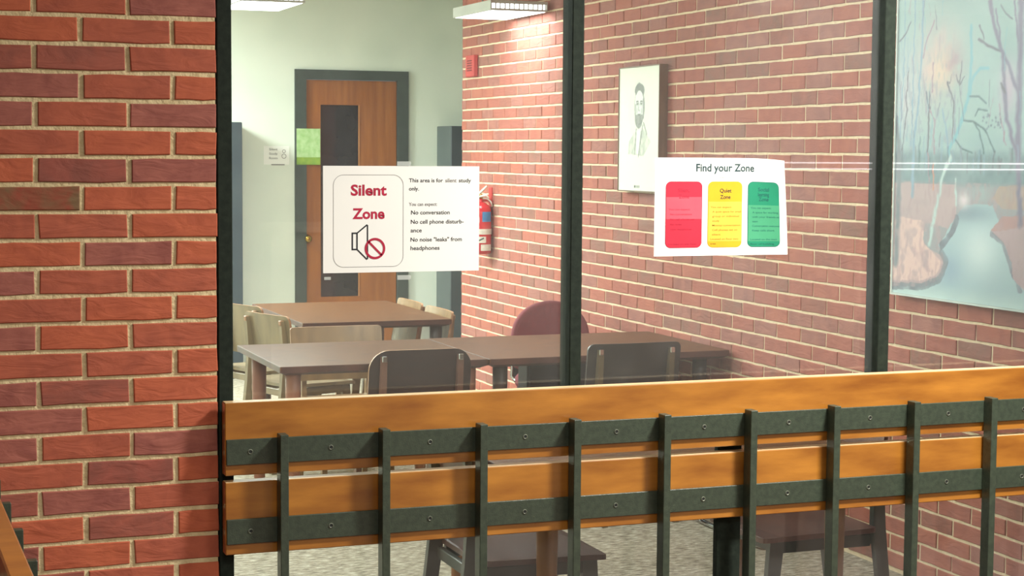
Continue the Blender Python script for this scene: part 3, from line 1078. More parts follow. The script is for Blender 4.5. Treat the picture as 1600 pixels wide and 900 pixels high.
def landscape(S, T):
    c = lambda *a: np.array(a, float)
    N1 = vnoise(S, T, 9, 1, 4)
    N2 = vnoise(S, T, 26, 2, 3)
    N3 = vnoise(S * 1.5, T * 0.5, 60, 3, 2)
    wS = S + 0.012 * (N2 - 0.5) + 0.010 * (vnoise(S, T, 55, 6, 3) - 0.5)
    wT = T + 0.012 * (N1 - 0.5)
    img = np.ones(S.shape + (3,)) * c(146, 180, 184)

    def mix(mask, col):
        nonlocal img
        mk = np.clip(mask, 0, 1)[..., None]
        img = img * (1 - mk) + c(*col) * mk

    mix((N1 - 0.3) * 0.9, (160, 190, 190))
    mix(np.exp(-((S - 0.27) / 0.13) ** 2 - ((T - 1.98) / 0.15) ** 2) * (0.5 + N2), (208, 176, 176))
    mix(np.exp(-((S - 0.29) / 0.07) ** 2 - ((T - 1.95) / 0.06) ** 2) * 0.7, (228, 198, 170))
    mix(np.exp(-((S - 0.37) / 0.06) ** 2 - ((T - 1.98) / 0.05) ** 2) * 1.1 * N2, (166, 130, 150))
    mix(np.exp(-((S - 0.69) / 0.05) ** 2 - ((T - 1.87) / 0.10) ** 2) * 0.8, (190, 160, 190))
    mix(np.exp(-((S - 0.07) / 0.10) ** 2 - ((T - 1.85) / 0.18) ** 2) * 0.6, (206, 190, 206))
    mix(np.clip((1.76 - T) / 0.14, 0, 1) * 0.55 * N2 * 1.5, (140, 168, 184))
    # thin upright brush texture in the wood
    mix(np.clip((N3 - 0.55) * 4, 0, 0.5) * np.clip((2.15 - T) / 0.3, 0, 1) * np.clip((S < 0.42) * 1.0 + 0.25, 0, 1), (140, 150, 172))
    mix(np.clip((1.665 - wT) / 0.04, 0, 1) * np.clip((wT - 1.50) / 0.03, 0, 1) * (0.55 + 0.6 * (N2 - 0.3)), (92, 122, 134))
    # ground
    mix(np.clip((1.545 - wT) / 0.03, 0, 1), (150, 150, 160))
    mix((in_poly(wS, wT, [(-0.05, 1.132), (0.202, 1.154), (0.289, 1.186), (0.341, 1.24), (0.307, 1.27), (0.241, 1.285), (0.195, 1.308), (0.214, 1.386), (0.357, 1.367), (0.408, 1.413), (0.40, 1.53), (-0.05, 1.53)])) * 0.9, (190, 158, 164))
    mix(in_poly(wS, wT, [(-0.05, 1.15), (0.202, 1.165), (0.28, 1.19), (0.325, 1.24), (0.20, 1.31), (0.20, 1.39), (-0.05, 1.40)]) * np.clip(0.5 + N1, 0, 1), (224, 180, 176))
    mix(in_poly(wS, wT, [(0.10, 1.29), (0.25, 1.28), (0.33, 1.25), (0.31, 1.20), (0.22, 1.20)]) * np.clip((N2 - 0.35) * 2.2, 0, 1), (186, 150, 158))
    river = [(0.30, 1.30), (0.40, 1.41), (0.46, 1.46), (0.62, 1.46), (0.66, 1.40), (0.62, 1.365), (0.70, 1.32), (0.745, 1.25), (0.78, 1.19), (1.4, 1.16), (1.4, 1.0), (-0.1, 1.0), (-0.1, 1.125), (0.21, 1.14), (0.31, 1.175), (0.355, 1.24)]
    rv = in_poly(wS, wT, river)
    mix(rv * 1.0, (158, 186, 198))
    mix(rv * np.exp(-((S - 0.56) / 0.11) ** 2 - ((T - 1.30) / 0.09) ** 2) * 1.0, (198, 216, 222))
    mix(rv * np.exp(-((S - 0.46) / 0.16) ** 2 - ((T - 1.43) / 0.035) ** 2) * 0.8, (112, 138, 158))
    mix(rv * np.exp(-((S - 0.38) / 0.07) ** 2 - ((T - 1.22) / 0.06) ** 2) * 0.8, (130, 162, 188))
    mix(rv * np.clip((1.16 - T) / 0.05, 0, 1) * (0.5 + 0.6 * N1), (190, 214, 214))
    mix((seg_dist(wS, wT, [(-0.05, 1.128), (0.20, 1.142), (0.31, 1.178), (0.352, 1.24), (0.32, 1.275)]) < 0.014) * (0.3 + N2), (112, 122, 138))
    mix((seg_dist(wS, wT, [(0.32, 1.30), (0.39, 1.36), (0.41, 1.41)]) < 0.014) * (0.2 + N2), (100, 104, 124))
    mix((seg_dist(wS, wT, [(0.79, 1.17), (0.735, 1.25), (0.69, 1.33), (0.62, 1.36)]) < 0.011) * (0.2 + N2), (120, 118, 138))
    mix(in_poly(wS, wT, [(0.82, 1.17), (0.758, 1.2), (0.735, 1.264), (0.69, 1.333), (0.62, 1.37), (0.69, 1.42), (1.4, 1.46), (1.4, 1.15)]) * 0.85, (188, 150, 160))
    mix(in_poly(wS, wT, [(0.61, 1.37), (0.66, 1.37), (0.85, 1.40), (0.85, 1.43), (0.68, 1.42)]) * 0.8, (182, 128, 130))
    mix(in_poly(wS, wT, [(0.619, 1.487), (0.656, 1.53), (0.9, 1.53), (0.9, 1.45), (0.679, 1.447)]) * 0.75 * (0.5 + N2), (186, 150, 134))
    mix(np.exp(-((S - 0.45) / 0.035) ** 2 - ((T - 1.475) / 0.03) ** 2) * 0.9, (226, 204, 216))
    mix(np.exp(-((S - 0.55) / 0.05) ** 2 - ((T - 1.50) / 0.03) ** 2) * 0.5, (150, 186, 190))
    cols = dict(bl=(126, 160, 190), pk=(158, 128, 150), dk=(96, 96, 118), cy=(112, 176, 196), dt=(70, 106, 118), pu=(118, 112, 146), gr=(116, 124, 138), wh=(180, 204, 208))
    cols['or'] = (214, 130, 110)
    st = STROKES
    for i, (cn, w, pts) in enumerate(st):
        d = seg_dist(wS, T, pts)
        w = w * 0.56
        hi = np.clip(1.3 - d / w, 0, 1) * (0.8 + 0.6 * N2)
        mix(hi, cols[cn])
    # the wood goes on beyond what the doorway shows
    r = np.random.default_rng(5)
    for i in range(7):
        s0 = 0.86 + i * 0.075
        pts = [(s0, 1.45 + r.random() * 0.2), (s0 + r.uniform(-0.02, 0.02), 1.9), (s0 + r.uniform(-0.05, 0.05), 2.36)]
        mix(np.clip(1.3 - seg_dist(wS, T, pts) / 0.007, 0, 1) * 0.8, cols[('bl', 'dk', 'pu', 'pk')[i % 4]])
    for i in range(26):
        s0 = r.uniform(0.55, 0.66)
        t0 = r.uniform(1.73, 1.79)
        mix(np.clip(1.2 - np.hypot(S - s0, T - t0) / 0.005, 0, 1) * 0.8, (84, 96, 120))
    # fine twigs and dry-brush flecks
    r = np.random.default_rng(8)
    for i in range(130):
        s0, t0 = r.uniform(0.0, 1.3), r.uniform(1.66, 2.2)
        if (0.33 < s0 < 0.62 and t0 > 1.85) or (s0 > 0.4 and i % 3):
            continue
        L = r.uniform(0.04, 0.16)
        a = r.uniform(-0.35, 0.35)
        pts = [(s0, t0), (s0 + a * L * 0.5, t0 + L * 0.6), (s0 + a * L, t0 + L)]
        mix(np.clip(1.3 - seg_dist(wS, T, pts) / r.uniform(0.0016, 0.0032), 0, 1) * 0.6, cols[('dk', 'pu', 'pk', 'bl', 'cy')[i % 5]])
    for i in range(46):
        s0 = r.uniform(-0.02, 1.3)
        t0 = r.uniform(1.56, 1.62)
        mix(np.clip(1.3 - seg_dist(wS, T, [(s0, t0), (s0 + r.uniform(-0.008, 0.008), t0 + r.uniform(0.03, 0.09))]) / 0.005, 0, 1) * 0.55, cols[('dt', 'bl', 'gr', 'dk')[i % 4]])
    g = (T < 1.54) & ~rv
    mix(g * np.clip((N3 - 0.6) * 3, 0, 0.3), (160, 126, 140))
    mix(g * np.clip((N2 - 0.55) * 4, 0, 0.6), (176, 150, 158))
    lum = img.mean(-1, keepdims=True)
    img = img * 0.88 + lum * 0.12
    return img * 0.97


STROKES = [
    ('bl', .012, [(0.161, 2.36), (0.161, 2.197), (0.164, 2.064), (0.157, 1.962), (0.144, 1.822), (0.126, 1.719), (0.12, 1.60)]),
    ('bl', .008, [(0.111, 2.30), (0.111, 2.182), (0.106, 2.054), (0.106, 1.913), (0.109, 1.674)]),
    ('bl', .006, [(0.04, 2.33), (0.045, 2.0), (0.03, 1.7)]),
    ('dk', .006, [(0.012, 2.07), (0.05, 2.10), (0.08, 2.14)]),
    ('pk', .006, [(0.236, 2.135), (0.184, 2.05), (0.17, 2.0)]),
    ('dk', .006, [(0.075, 1.966), (0.063, 1.843), (0.071, 1.811), (0.043, 1.655)]),
    ('dk', .009, [(0.198, 1.872), (0.217, 1.808), (0.216, 1.649)]),
    ('dk', .006, [(0.22, 1.871), (0.223, 1.808)]),
    ('pk', .006, [(0.217, 1.808), (0.252, 1.769), (0.256, 1.642)]),
    ('pk', .007, [(0.237, 1.978), (0.237, 1.871)]),
    ('dk', .007, [(0.327, 1.905), (0.373, 1.829), (0.369, 1.693)]),
    ('dk', .005, [(0.355, 1.93), (0.345, 1.90), (0.327, 1.905)]),
    ('bl', .008, [(0.299, 1.806), (0.33, 1.73), (0.342, 1.643)]),
    ('dk', .006, [(0.413, 1.976), (0.407, 1.89)]),
    ('dk', .005, [(0.43, 1.92), (0.407, 1.89), (0.385, 1.93)]),
    ('cy', .018, [(0.467, 2.10), (0.467, 2.053), (0.475, 1.986), (0.465, 1.864), (0.428, 1.773), (0.394, 1.711), (0.344, 1.655), (0.36, 1.62)]),
    ('cy', .012, [(0.577, 1.945), (0.527, 1.947), (0.488, 1.918), (0.466, 1.852)]),
    ('dt', .007, [(0.466, 1.849), (0.522, 1.847), (0.563, 1.822)]),
    ('dt', .007, [(0.434, 1.763), (0.496, 1.758), (0.527, 1.729), (0.555, 1.674), (0.562, 1.644)]),
    ('dt', .007, [(0.496, 1.758), (0.568, 1.728), (0.621, 1.65)]),
    ('dt', .006, [(0.575, 1.795), (0.524, 1.802), (0.505, 1.778)]),
    ('dt', .006, [(0.385, 1.693), (0.428, 1.662), (0.491, 1.646)]),
    ('dk', .010, [(0.513, 2.05), (0.574, 2.023), (0.643, 2.001)]),
    ('dk', .006, [(0.515, 2.099), (0.543, 2.049)]),
    ('pu', .018, [(0.575, 2.18), (0.589, 2.13), (0.611, 2.069), (0.653, 1.995), (0.695, 1.94), (0.746, 1.856)]),
    ('pu', .010, [(0.605, 2.15), (0.625, 2.092), (0.643, 2.001)]),
    ('pu', .020, [(0.654, 1.983), (0.666, 1.894), (0.689, 1.763), (0.747, 1.644)]),
    ('dk', .010, [(0.649, 1.888), (0.674, 1.858)]),
    ('pu', .030, [(0.75, 2.36), (0.75, 2.171), (0.752, 2.031), (0.754, 1.891), (0.756, 1.656), (0.78, 1.40)]),
    ('pu', .010, [(0.717, 2.168), (0.738, 2.032)]),
    ('dk', .005, [(0.636, 2.162), (0.666, 2.13), (0.706, 2.11)]),
    ('pk', .006, [(0.642, 1.817), (0.655, 1.763), (0.688, 1.674)]),
    ('gr', .026, [(0.002, 1.773), (0.026, 1.641)]),
    ('gr', .034, [(0.02, 1.641), (0.027, 1.477), (0.021, 1.22)]),
    ('wh', .020, [(0.361, 1.63), (0.311, 1.554), (0.278, 1.44), (0.24, 1.304)]),
    ('bl', .018, [(0.119, 1.629), (0.122, 1.48)]),
    ('pk', .008, [(0.219, 1.642), (0.227, 1.54)]),
    ('or', .009, [(0.252, 1.604), (0.256, 1.509)]),
    ('wh', .010, [(0.393, 1.55), (0.404, 1.456)]),
]

pt = thing('painting', 'large pastel painting of bare trees along a winding stream on the brick wall', 'painting', (0, 0, 0))
PY0, PY1, PZ0, PZ1 = 5.80, 4.47, 1.105, 2.36
canvas('painted_canvas', 330, 300, PY0, PY1, PZ0, PZ1, XW - 0.0355, landscape, pt)
MB().box(XW - 0.0350, XW - 0.004, PY1, PY0, PZ0, PZ1).build('stretcher', M_PAPER, pt)
fr = MB()
fr.box(XW - 0.040, XW - 0.003, PY0 + 0.0005, PY0 + 0.008, PZ0 - 0.008, PZ1 + 0.008)
fr.box(XW - 0.040, XW - 0.003, PY1 - 0.008, PY1 - 0.0005, PZ0 - 0.008, PZ1 + 0.008)
fr.box(XW - 0.040, XW - 0.003, PY1 - 0.0005, PY0 + 0.0005, PZ0 - 0.008, PZ0 - 0.0005)
fr.box(XW - 0.040, XW - 0.003, PY1 - 0.0005, PY0 + 0.0005, PZ1 + 0.0005, PZ1 + 0.008)
fr.build('picture_frame', mat('pale_frame', (200, 208, 204), (184, 194, 192), 10, rough=0.4), pt)


def portrait(S, T):
    """loose pencil bust of a bearded man in a suit"""
    s = S / 0.483            # 0..1 across
    t = (T - 1.442) / 0.63   # 0..1 up
    N = vnoise(s, t, 22, 9, 3)
    img = np.ones(S.shape + (3,)) * np.array((226, 229, 214), float)

    def sh(mask, v):
        nonlocal img
        mk = np.clip(mask, 0, 1)[..., None] * (0.85 + 0.6 * N[..., None])
        v = v - 22 if v < 200 else v - 12
        img = img * (1 - np.clip(mk, 0, 1)) + np.array((v, v + 2, v)) * np.clip(mk, 0, 1)

    E = lambda cx, cy, rx, ry: ((s - cx) / rx) ** 2 + ((t - cy) / ry) ** 2
    sh(0.25 * (E(0.50, 0.66, 0.26, 0.24) < 1), 214)
    sh(0.7 * (E(0.515, 0.81, 0.120, 0.056) < 1) * (t > 0.775), 104)             # hair
    sh(0.6 * (E(0.50, 0.845, 0.06, 0.028) < 1), 120)
    sh(0.6 * ((E(0.515, 0.68, 0.130, 0.145) < 1) & ~(E(0.505, 0.68, 0.112, 0.14) < 1)), 120)
    sh(0.9 * ((E(0.51, 0.70, 0.105, 0.11) < 1)), 228)
    sh(0.65 * ((E(0.50, 0.590, 0.098, 0.085) < 1) & (t < 0.615)), 128)           # beard
    sh(0.6 * ((np.abs(s - 0.415) < 0.016) & (t > 0.58) & (t < 0.70)), 150)
    sh(0.6 * ((np.abs(s - 0.612) < 0.016) & (t > 0.58) & (t < 0.74)), 140)
    for cx in (0.462, 0.558):
        sh(0.8 * (E(cx, 0.705, 0.030, 0.007) < 1), 90)
        sh(0.7 * (E(cx, 0.722, 0.038, 0.005) < 1), 110)
        sh(0.3 * (E(cx, 0.700, 0.036, 0.02) < 1), 170)
    sh(0.5 * (seg_dist(s, t, [(0.50, 0.70), (0.490, 0.655), (0.512, 0.648)]) < 0.007), 130)
    sh(0.7 * (E(0.505, 0.618, 0.036, 0.006) < 1), 110)
    sh(0.4 * (E(0.45, 0.645, 0.018, 0.03) < 1), 170)
    sh(0.4 * (E(0.565, 0.645, 0.018, 0.03) < 1), 170)
    coat = in_poly(s, t, [(0.24, 0.30), (0.26, 0.40), (0.40, 0.475), (0.50, 0.47), (0.62, 0.50), (0.74, 0.43), (0.80, 0.40), (0.62, 0.28)])
    sh(0.42 * coat * np.clip(N * 1.6, 0, 1), 160)
    sh(0.8 * in_poly(s, t, [(0.45, 0.48), (0.55, 0.50), (0.50, 0.30), (0.44, 0.30)]), 236)
    for pts in ([(0.44, 0.50), (0.40, 0.30)], [(0.60, 0.53), (0.55, 0.40), (0.50, 0.28)], [(0.62, 0.55), (0.70, 0.46)]):
        sh(0.55 * (seg_dist(s, t, pts) < 0.010), 130)
    sh(0.9 * ((np.abs(t - 0.035) < 0.013) & (s > 0.40) & (s < 0.54) & (np.sin(s * 240) > -0.2)), 130)
    sh(0.9 * ((np.abs(t - 0.035) < 0.013) & (s > 0.40) & (s < 0.425)), 40)
    return img


po = thing('portrait', 'framed pencil portrait of a bearded man in a suit hung on the brick wall', 'picture', (0, 0, 0))
QY0, QY1, QZ0, QZ1 = 8.377, 7.884, 1.437, 2.077
canvas('drawing', 120, 150, QY0 - 0.006, QY1 + 0.006, QZ0 + 0.006, QZ1 - 0.006, XW - 0.0460, portrait, po)
fr = MB()
fw = 0.006
XA, XB = XW - 0.050, XW - 0.003
fr.box(XA, XB, QY0 - fw, QY0, QZ0, QZ1)
fr.box(XA, XB, QY1, QY1 + fw, QZ0, QZ1)
fr.box(XA, XB, QY1 + fw, QY0 - fw, QZ0, QZ0 + fw)
fr.box(XA, XB, QY1 + fw, QY0 - fw, QZ1 - fw, QZ1)
fr.build('picture_frame', M_PICFRAME, po)
MB().box(XW - 0.0455, XW - 0.01, QY1 + fw, QY0 - fw, QZ0 + fw, QZ1 - fw).build('backing', M_PAPER, po)


# ---------------------------------------------------------------- hanging lamps of the study room
def hanging_lamp(label, x0, x1, y0, y1, z, power):
    t = thing('ceiling_lamp', label, 'ceiling lamp', ((x0 + x1) / 2, (y0 + y1) / 2, z), group='fluorescent lamps of the study room')
    w, d = (x1 - x0) / 2, (y1 - y0) / 2
    b = MB()
    b.box(-w, w, -d, -d + 0.012, 0.0, 0.012)
    b.box(-w, w, -d, -d + 0.012, 0.040, 0.05)
    for k in range(13):
        xx = -w + (2 * w - 0.006) * k / 12
        b.box(xx, xx + 0.006, -d, -d + 0.012, 0.012, 0.040)
    b.box(-w, w, d - 0.012, d, 0.0, 0.05)
    b.box(-w, -w + 0.012, -d + 0.012, d - 0.012, 0.0, 0.05)
    b.box(w - 0.012, w, -d + 0.012, d - 0.012, 0.0, 0.05)
    b.box(-w, w, -d, d, 0.05, 0.058)
    b.build('louvre_housing', M_LAMPBODY, t)
    MB().box(-w + 0.012, w - 0.012, -d + 0.012, d - 0.012, -0.002, 0.046).build('diffuser', M_GLOW, t)
    for sx in (-1, 1):
        MB().tube([(sx * w * 0.6, 0, 0.058), (sx * w * 0.6, 0, ZTOP - z)], 0.005, 8).build('hanger', M_LAMPBODY, t)
    area_light('lamp_light', (0, 0, -0.004), 2 * w * 0.9, 2 * d * 0.9, power, COOL, parent=t)
    return t


hanging_lamp('fluorescent ceiling lamp with slotted rim hanging close to the brick wall', 3.44, 3.79, 9.42, 10.08, 2.44, 6)
hanging_lamp('fluorescent ceiling lamp hanging before the white wall next to the black mullion', 2.00, 2.36, 9.42, 10.03, 2.44, 40)


# ---------------------------------------------------------------- tables
def table(label, x0, x1, y0, y1, legs, m_leg, group, round_leg=True):
    t = thing('table', label, 'table', ((x0 + x1) / 2, (y0 + y1) / 2, 0), group=group)
    inv = Matrix.Translation(-t.location)

    def put(mb_, nm, m_):
        o = mb_.build(nm, m_, t)
        o.matrix_parent_inverse = inv
        return o
    top = MB()
    top.box(x0 + 0.001, x1 - 0.001, y0 + 0.001, y1 - 0.001, 0.712, 0.730, 0, 0.002)
    put(top, 'tabletop', M_TABLE)
    e = MB()
    ol = rrect(x0, x1, y0, y1, 0.010, 3)
    il = rrect(x0 + 0.03, x1 - 0.03, y0 + 0.03, y1 - 0.03, 0.006, 3)
    e.loft([[(a, b, 0.7295) for a, b in rrect(x0 + 0.001, x1 - 0.001, y0 + 0.001, y1 - 0.001, 0.009, 3)], [(a, b, 0.727) for a, b in ol], [(a, b, 0.703) for a, b in ol], [(a, b, 0.690) for a, b in il]])
    e2 = MB()
    e2.v, e2.f, e2.mi, e2.sm = e.v, e.f, e.mi, e.sm
    o = put(e2, 'edge_band', M_TABLEEDGE)
    for lx, ly in legs:
        if round_leg:
            mbl = MB().lathe([(0.020, 0.0), (0.024, 0.01), (0.033, 0.60), (0.034, 0.692)], (lx, ly, 0), 18)
        else:
            mbl = MB().box(lx - 0.03, lx + 0.03, ly - 0.03, ly + 0.03, 0, 0.692, 0, 0.003)
        put(mbl, 'leg', m_leg)
    return t


G = 'brown laminate study tables'
table('brown study table with light round legs, its corner close to the black mullion', 1.68, 2.612, 7.15, 8.02, [(1.752, 7.215), (1.747, 7.85), (2.54, 7.215), (2.54, 7.9)], M_LEG, G)
table('brown study table reaching the brick wall, in front of the maroon chair', 2.616, 3.80, 7.15, 8.04, [(2.69, 7.215), (2.69, 7.9), (3.72, 7.9), (3.72, 7.3)], M_LEGDARK, G)
table('brown study table at the back of the room before the door', 2.22, 3.05, 8.93, 10.16, [(2.29, 9.0), (2.29, 10.09), (2.98, 9.0), (2.98, 10.09)], M_LEGDARK, G)
table('brown study table right behind the railing, seen through the gap between boards', 1.75, 2.945, 4.56, 5.34, [(1.875, 4.63), (1.83, 5.27), (2.835, 4.63), (2.86, 5.27)], M_WOODLEG, G)


# ---------------------------------------------------------------- wooden chairs
def wood_chair(label, loc, rz, W, r, m_back, m_seat, m_frame, m_edge, group, stile=0.165, back_h=0.27, m_front=None, name='chair'):
    """local: sitter faces +Y, origin on the floor under the seat"""
    t = thing(name, label, 'chair', loc, rz, group)
    # seat
    mb_ = MB()
    ol = rrect(-0.215, 0.215, -0.20, 0.21, 0.05, 5)
    n = len(ol)

    def dish(a, b, dz):
        return (a, b, 0.44 + dz + 0.012 * (a / 0.215) ** 2 - 0.010 * max(0, b / 0.21) ** 3)
    mb_.loft([[dish(a, b, -0.016) for a, b in ol], [dish(a * 1.0, b, 0) for a, b in ol]])
    mb_.build('seat', m_seat, t)
    # backrest: curved panel
    ol = rrect(-W / 2, W / 2, 0.80 - back_h, 0.80, (r, r, r, r), 7)
    NX = 14
    def bend(x, z, off):
        return (x, -0.205 - 0.16 * (z - 0.62) + 0.28 * x * x + off, z)
    zs = sorted(set(round(p[1], 5) for p in ol))
    rows = []
    for z in zs:
        xs = [p[0] for p in ol if abs(p[1] - z) < 1e-4]
        hw = max(abs(x) for x in xs)
        rows.append((z, hw))
    for mi_, off in ((0, 0.0), (1, 0.012)):
        vs, fs = [], []
        for z, hw in rows:
            for k in range(NX + 1):
                vs.append(bend(-hw + 2 * hw * k / NX, z, off))
        for j in range(len(rows) - 1):
            for k in range(NX):
                a = j * (NX + 1) + k
                q = (a, a + 1, a + NX + 2, a + NX + 1)
                fs.append(q if mi_ == 0 else q[::-1])
        if mi_ == 0:
            bk = MB()
        bk.add(vs, fs, mi_, True)
    # rim
    path = []
    for z, hw in rows:
        path.append((hw, z))
    topz, hw_t = rows[-1]
    for k in range(1, NX):
        path.append((hw_t - 2 * hw_t * k / NX, topz))
    for z, hw in rows[::-1]:
        path.append((-hw, z))
    botz, hw_b = rows[0]
    for k in range(1, NX):
        path.append((-hw_b + 2 * hw_b * k / NX, botz))
    rim = MB()
    A = [bend(x, z, -0.0005) for x, z in path]
    B = [bend(x, z, 0.0125) for x, z in path]
    n = len(path)
    rim.add(A + B, [(k, (k + 1) % n, n + (k + 1) % n, n + k) for k in range(n)])
    b_ = bk.build('backrest', [m_back, m_front or m_back], t, recalc=False)
    rim.build('edge_rim', m_edge, b_)
    # side frames
    for s in (-1, 1):
        x = s * stile
        leg = MB()
        prof = [(-0.235, 0.775, 0.020), (-0.215, 0.60, 0.034), (-0.205, 0.44, 0.046), (-0.235, 0.20, 0.040), (-0.275, 0.0, 0.032)]
        rings = []
        for y, z, w in prof:
            y0 = y - w / 2 - 0.012 + (0.0)
            if z > 0.5:
                y0 = bend(x, z, 0)[1] - w - 0.001
                y1 = y0 + w
            else:
                y1 = y0 + w
            rings.append([(x - 0.0125, y0, z), (x + 0.0125, y0, z), (x + 0.0125, y1, z), (x - 0.0125, y1, z)])
        leg.loft(rings)
        leg.build('leg', m_frame, t)
        leg = MB()
        rings = []
        for y, z, w in ((0.155, 0.425, 0.050), (0.175, 0.2, 0.040), (0.195, 0.0, 0.030)):
            rings.append([(x - 0.0125, y - w / 2, z), (x + 0.0125, y - w / 2, z), (x + 0.0125, y + w / 2, z), (x - 0.0125, y + w / 2, z)])
        leg.loft(rings)
        leg.build('leg', m_frame, t)
        MB().box(x - 0.011, x + 0.011, -0.185, 0.135, 0.385, 0.424, 0, 0.002).build('side_rail', m_frame, t)
        MB().box(x - 0.011, x + 0.011, bend(x, 0.765, 0)[1] - 0.026, bend(x, 0.765, 0)[1] - 0.002, 0.752, 0.778, 0, 0.003).build('bracket', M_CHROME if m_back in (M_PLYDARK, M_PLYGREY) else m_edge, t)
    MB().box(-stile + 0.0115, stile - 0.0115, -0.215, -0.195, 0.385, 0.42, 0, 0.002).build('cross_rail', m_frame, t)
    MB().box(-stile + 0.0115, stile - 0.0115, 0.145, 0.165, 0.385, 0.42, 0, 0.002).build('cross_rail', m_frame, t)
    return t


GC = 'wooden study chairs'
# dark chairs on the near side of the front tables, backs to the viewer
wood_chair('dark brown wooden chair with broad rounded back, seen from behind above the railing', (2.262, 7.24, 0), 0, 0.455, 0.085, M_PLYDARK, M_SEATBROWN, M_STILE, M_PLYEDGE, GC, stile=0.170)
wood_chair('grey-brown chair with squarish back seen from behind, right of the middle mullion', (3.24, 7.20, 0), 0.0, 0.450, 0.03, M_PLYGREY, M_SEATBROWN, M_STILE2, M_PLYGREY, GC, stile=0.172)
# chair on the far side, facing the viewer
chair_d = wood_chair('tan wooden chair facing the viewer from the far side of the front table', (2.245, 8.14, 0), PI, 0.465, 0.015, M_TAN, M_TAN, M_TAN, M_PLYEDGE, GC)
chair_d.scale = (1, 1, 0.962)
# chairs left of the back table
wood_chair('olive-tan wooden chair beside the back table, the one nearest the black mullion', (2.19, 9.44, 0), -PI / 2 + 0.34, 0.42, 0.03, M_OLIVE, M_OLIVE, M_OLIVE, M_PLYEDGE, GC)
wood_chair('olive-tan wooden chair beside the back table, between mullion chair and tan chair back', (2.20, 8.86, 0), -PI / 2 + 0.34, 0.42, 0.03, M_OLIVE, M_OLIVE, M_OLIVE, M_PLYEDGE, GC)
# chairs right of the back table
ch_f = wood_chair('glossy tan chair right of the back table, the one closer to the door', (2.855, 9.74, 0), PI / 2, 0.46, 0.02, M_TAN, M_TAN, M_TAN, M_PLYEDGE, GC)
ch_g = wood_chair('glossy tan chair right of the back table, the one closer to the brick wall edge', (2.855, 9.20, 0), PI / 2, 0.46, 0.02, M_TAN, M_TAN, M_TAN, M_PLYEDGE, GC)
ch_f.scale = ch_g.scale = (1, 1, 0.955)
# chairs at both ends of the near table
wood_chair('dark brown chair whose pointed seat corner shows under the railing boards', (1.895, 4.90, 0), -PI / 2, 0.44, 0.03, M_SEATBROWN, M_SEATBROWN, M_FRAMEDARK, M_SEATBROWN, GC)
wood_chair('rose-brown chair under the railing boards, nearest the brick wall and painting', (2.86, 4.93, 0), PI / 2, 0.44, 0.03, M_SEATROSE, M_SEATROSE, M_FRAMEDARK, M_SEATROSE, GC)

# maroon upholstered chair behind the front table
mc = thing('upholstered_chair', 'maroon upholstered chair with a domed back standing against the brick wall', 'chair', (3.50, 8.42, 0))
rings_f, rings_b = [], []
out = []
for k in range(25):
    t_ = PI * k / 24
    out.append((0.225 * math.cos(t_), 0.62 + 0.225 * math.sin(t_) ** 0.8))
out += [(-0.215, 0.50), (-0.16, 0.47), (0.16, 0.47), (0.215, 0.50)]
mk = MB()


def ringm(sc, y):
    return [(a * sc, y + 0.25 * (a * sc) ** 2 * -1, 0.66 + (b - 0.66) * sc) for a, b in out]


mk.loft([ringm(0.90, 0.19), ringm(0.98, 0.195), ringm(1.0, 0.215), ringm(0.98, 0.235), ringm(0.92, 0.245)], smooth=True)
mk.build('backrest', M_MAROON, mc)
mk = MB()
mk.box(-0.19, 0.19, 0.246, 0.262, 0.42, 0.66, 0, 0.006)
mk.build('back_shell', M_NAVY, mc)
mk = MB()
ol = rrect(-0.23, 0.23, -0.25, 0.20, 0.09, 6)
mk.loft([[(a * 0.95, b * 0.95, 0.40) for a, b in ol], [(a, b, 0.415) for a, b in ol], [(a, b, 0.45) for a, b in ol], [(a * 0.93, b * 0.93, 0.472) for a, b in ol]], smooth=True)
mk.build('seat', M_MAROON, mc)
for sx in (-1, 1):
    for sy in (-1, 1):
        MB().tube([(sx * 0.19, 0.18 * sy - 0.01, 0.405), (sx * 0.20, 0.20 * sy - 0.01, 0.0)], 0.011, 8).build('leg', M_NAVY, mc)
MB().tube([(-0.2, 0.19, 0.42), (-0.2, 0.25, 0.44), (-0.19, 0.255, 0.60)], 0.010, 8).build('back_support', M_CHROME, mc)
MB().tube([(0.2, 0.19, 0.42), (0.2, 0.25, 0.44), (0.19, 0.255, 0.60)], 0.010, 8).build('back_support', M_CHROME, mc)

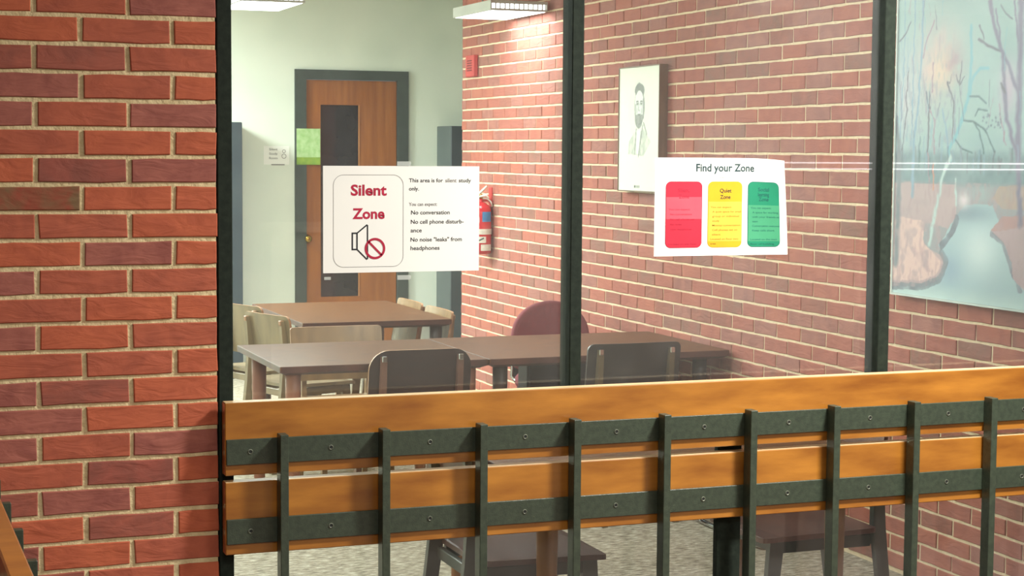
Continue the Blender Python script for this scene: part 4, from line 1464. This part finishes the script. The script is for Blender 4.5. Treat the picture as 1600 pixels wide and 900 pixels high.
# navy box added to stand for the dark shade under the wall-side table
pd = thing('shade_box', 'navy box added as the dark shade under the table that reaches the brick wall', 'cabinet', (3.45, 7.68, 0))
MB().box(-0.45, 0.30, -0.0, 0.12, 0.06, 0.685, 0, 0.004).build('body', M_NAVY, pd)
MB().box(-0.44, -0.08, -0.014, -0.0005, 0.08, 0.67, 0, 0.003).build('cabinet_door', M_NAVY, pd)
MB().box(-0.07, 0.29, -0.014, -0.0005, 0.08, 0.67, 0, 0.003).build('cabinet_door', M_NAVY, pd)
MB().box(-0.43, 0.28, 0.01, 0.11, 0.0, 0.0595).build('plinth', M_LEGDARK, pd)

# low stool with chrome sled base near the wall
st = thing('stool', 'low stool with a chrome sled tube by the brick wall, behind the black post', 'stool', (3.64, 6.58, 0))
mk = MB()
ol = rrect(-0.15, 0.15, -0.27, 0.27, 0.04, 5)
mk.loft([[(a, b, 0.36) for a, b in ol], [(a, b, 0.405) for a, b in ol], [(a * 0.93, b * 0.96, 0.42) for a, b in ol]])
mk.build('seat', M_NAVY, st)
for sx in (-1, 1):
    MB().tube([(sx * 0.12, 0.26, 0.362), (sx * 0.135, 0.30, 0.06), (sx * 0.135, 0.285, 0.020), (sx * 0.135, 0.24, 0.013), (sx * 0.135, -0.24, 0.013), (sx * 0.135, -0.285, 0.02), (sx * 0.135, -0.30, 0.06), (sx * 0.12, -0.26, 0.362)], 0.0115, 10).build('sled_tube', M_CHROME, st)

# ---------------------------------------------------------------- lobby side seen only as reflections in the glass
dk = thing('reflection_desk', 'long cream desk added behind the viewer for its pale reflection in the glass', 'desk', (5.2, -2.3, 0))  # unseen pale block, added to give a light rectangle in the panes
MB().box(-2.6, 1.55, -0.3, 0.3, 0.0, 1.12, 0, 0.01).build('body', M_CREAM, dk)
MB().box(-2.65, 1.6, -0.36, 0.36, 1.121, 1.16, 0, 0.005).build('worktop', M_CREAM, dk)
tl = thing('tube_lamp', 'thin double tube lamp along the lobby wall, reflected as two lines in the glass', 'lamp', (9.7, -5.15, 1.52))
MB().box(-3.0, 1.7, -0.045, 0.0, -0.05, 0.07, 0, 0.004).build('housing', M_LOBWALL, tl)
MB().tube([(-2.95, 0.02, 0.035), (1.65, 0.02, 0.035)], 0.007, 8).build('tube', M_TUBE, tl)
MB().tube([(-2.95, 0.02, -0.02), (1.65, 0.02, -0.02)], 0.007, 8).build('tube', M_TUBE, tl)
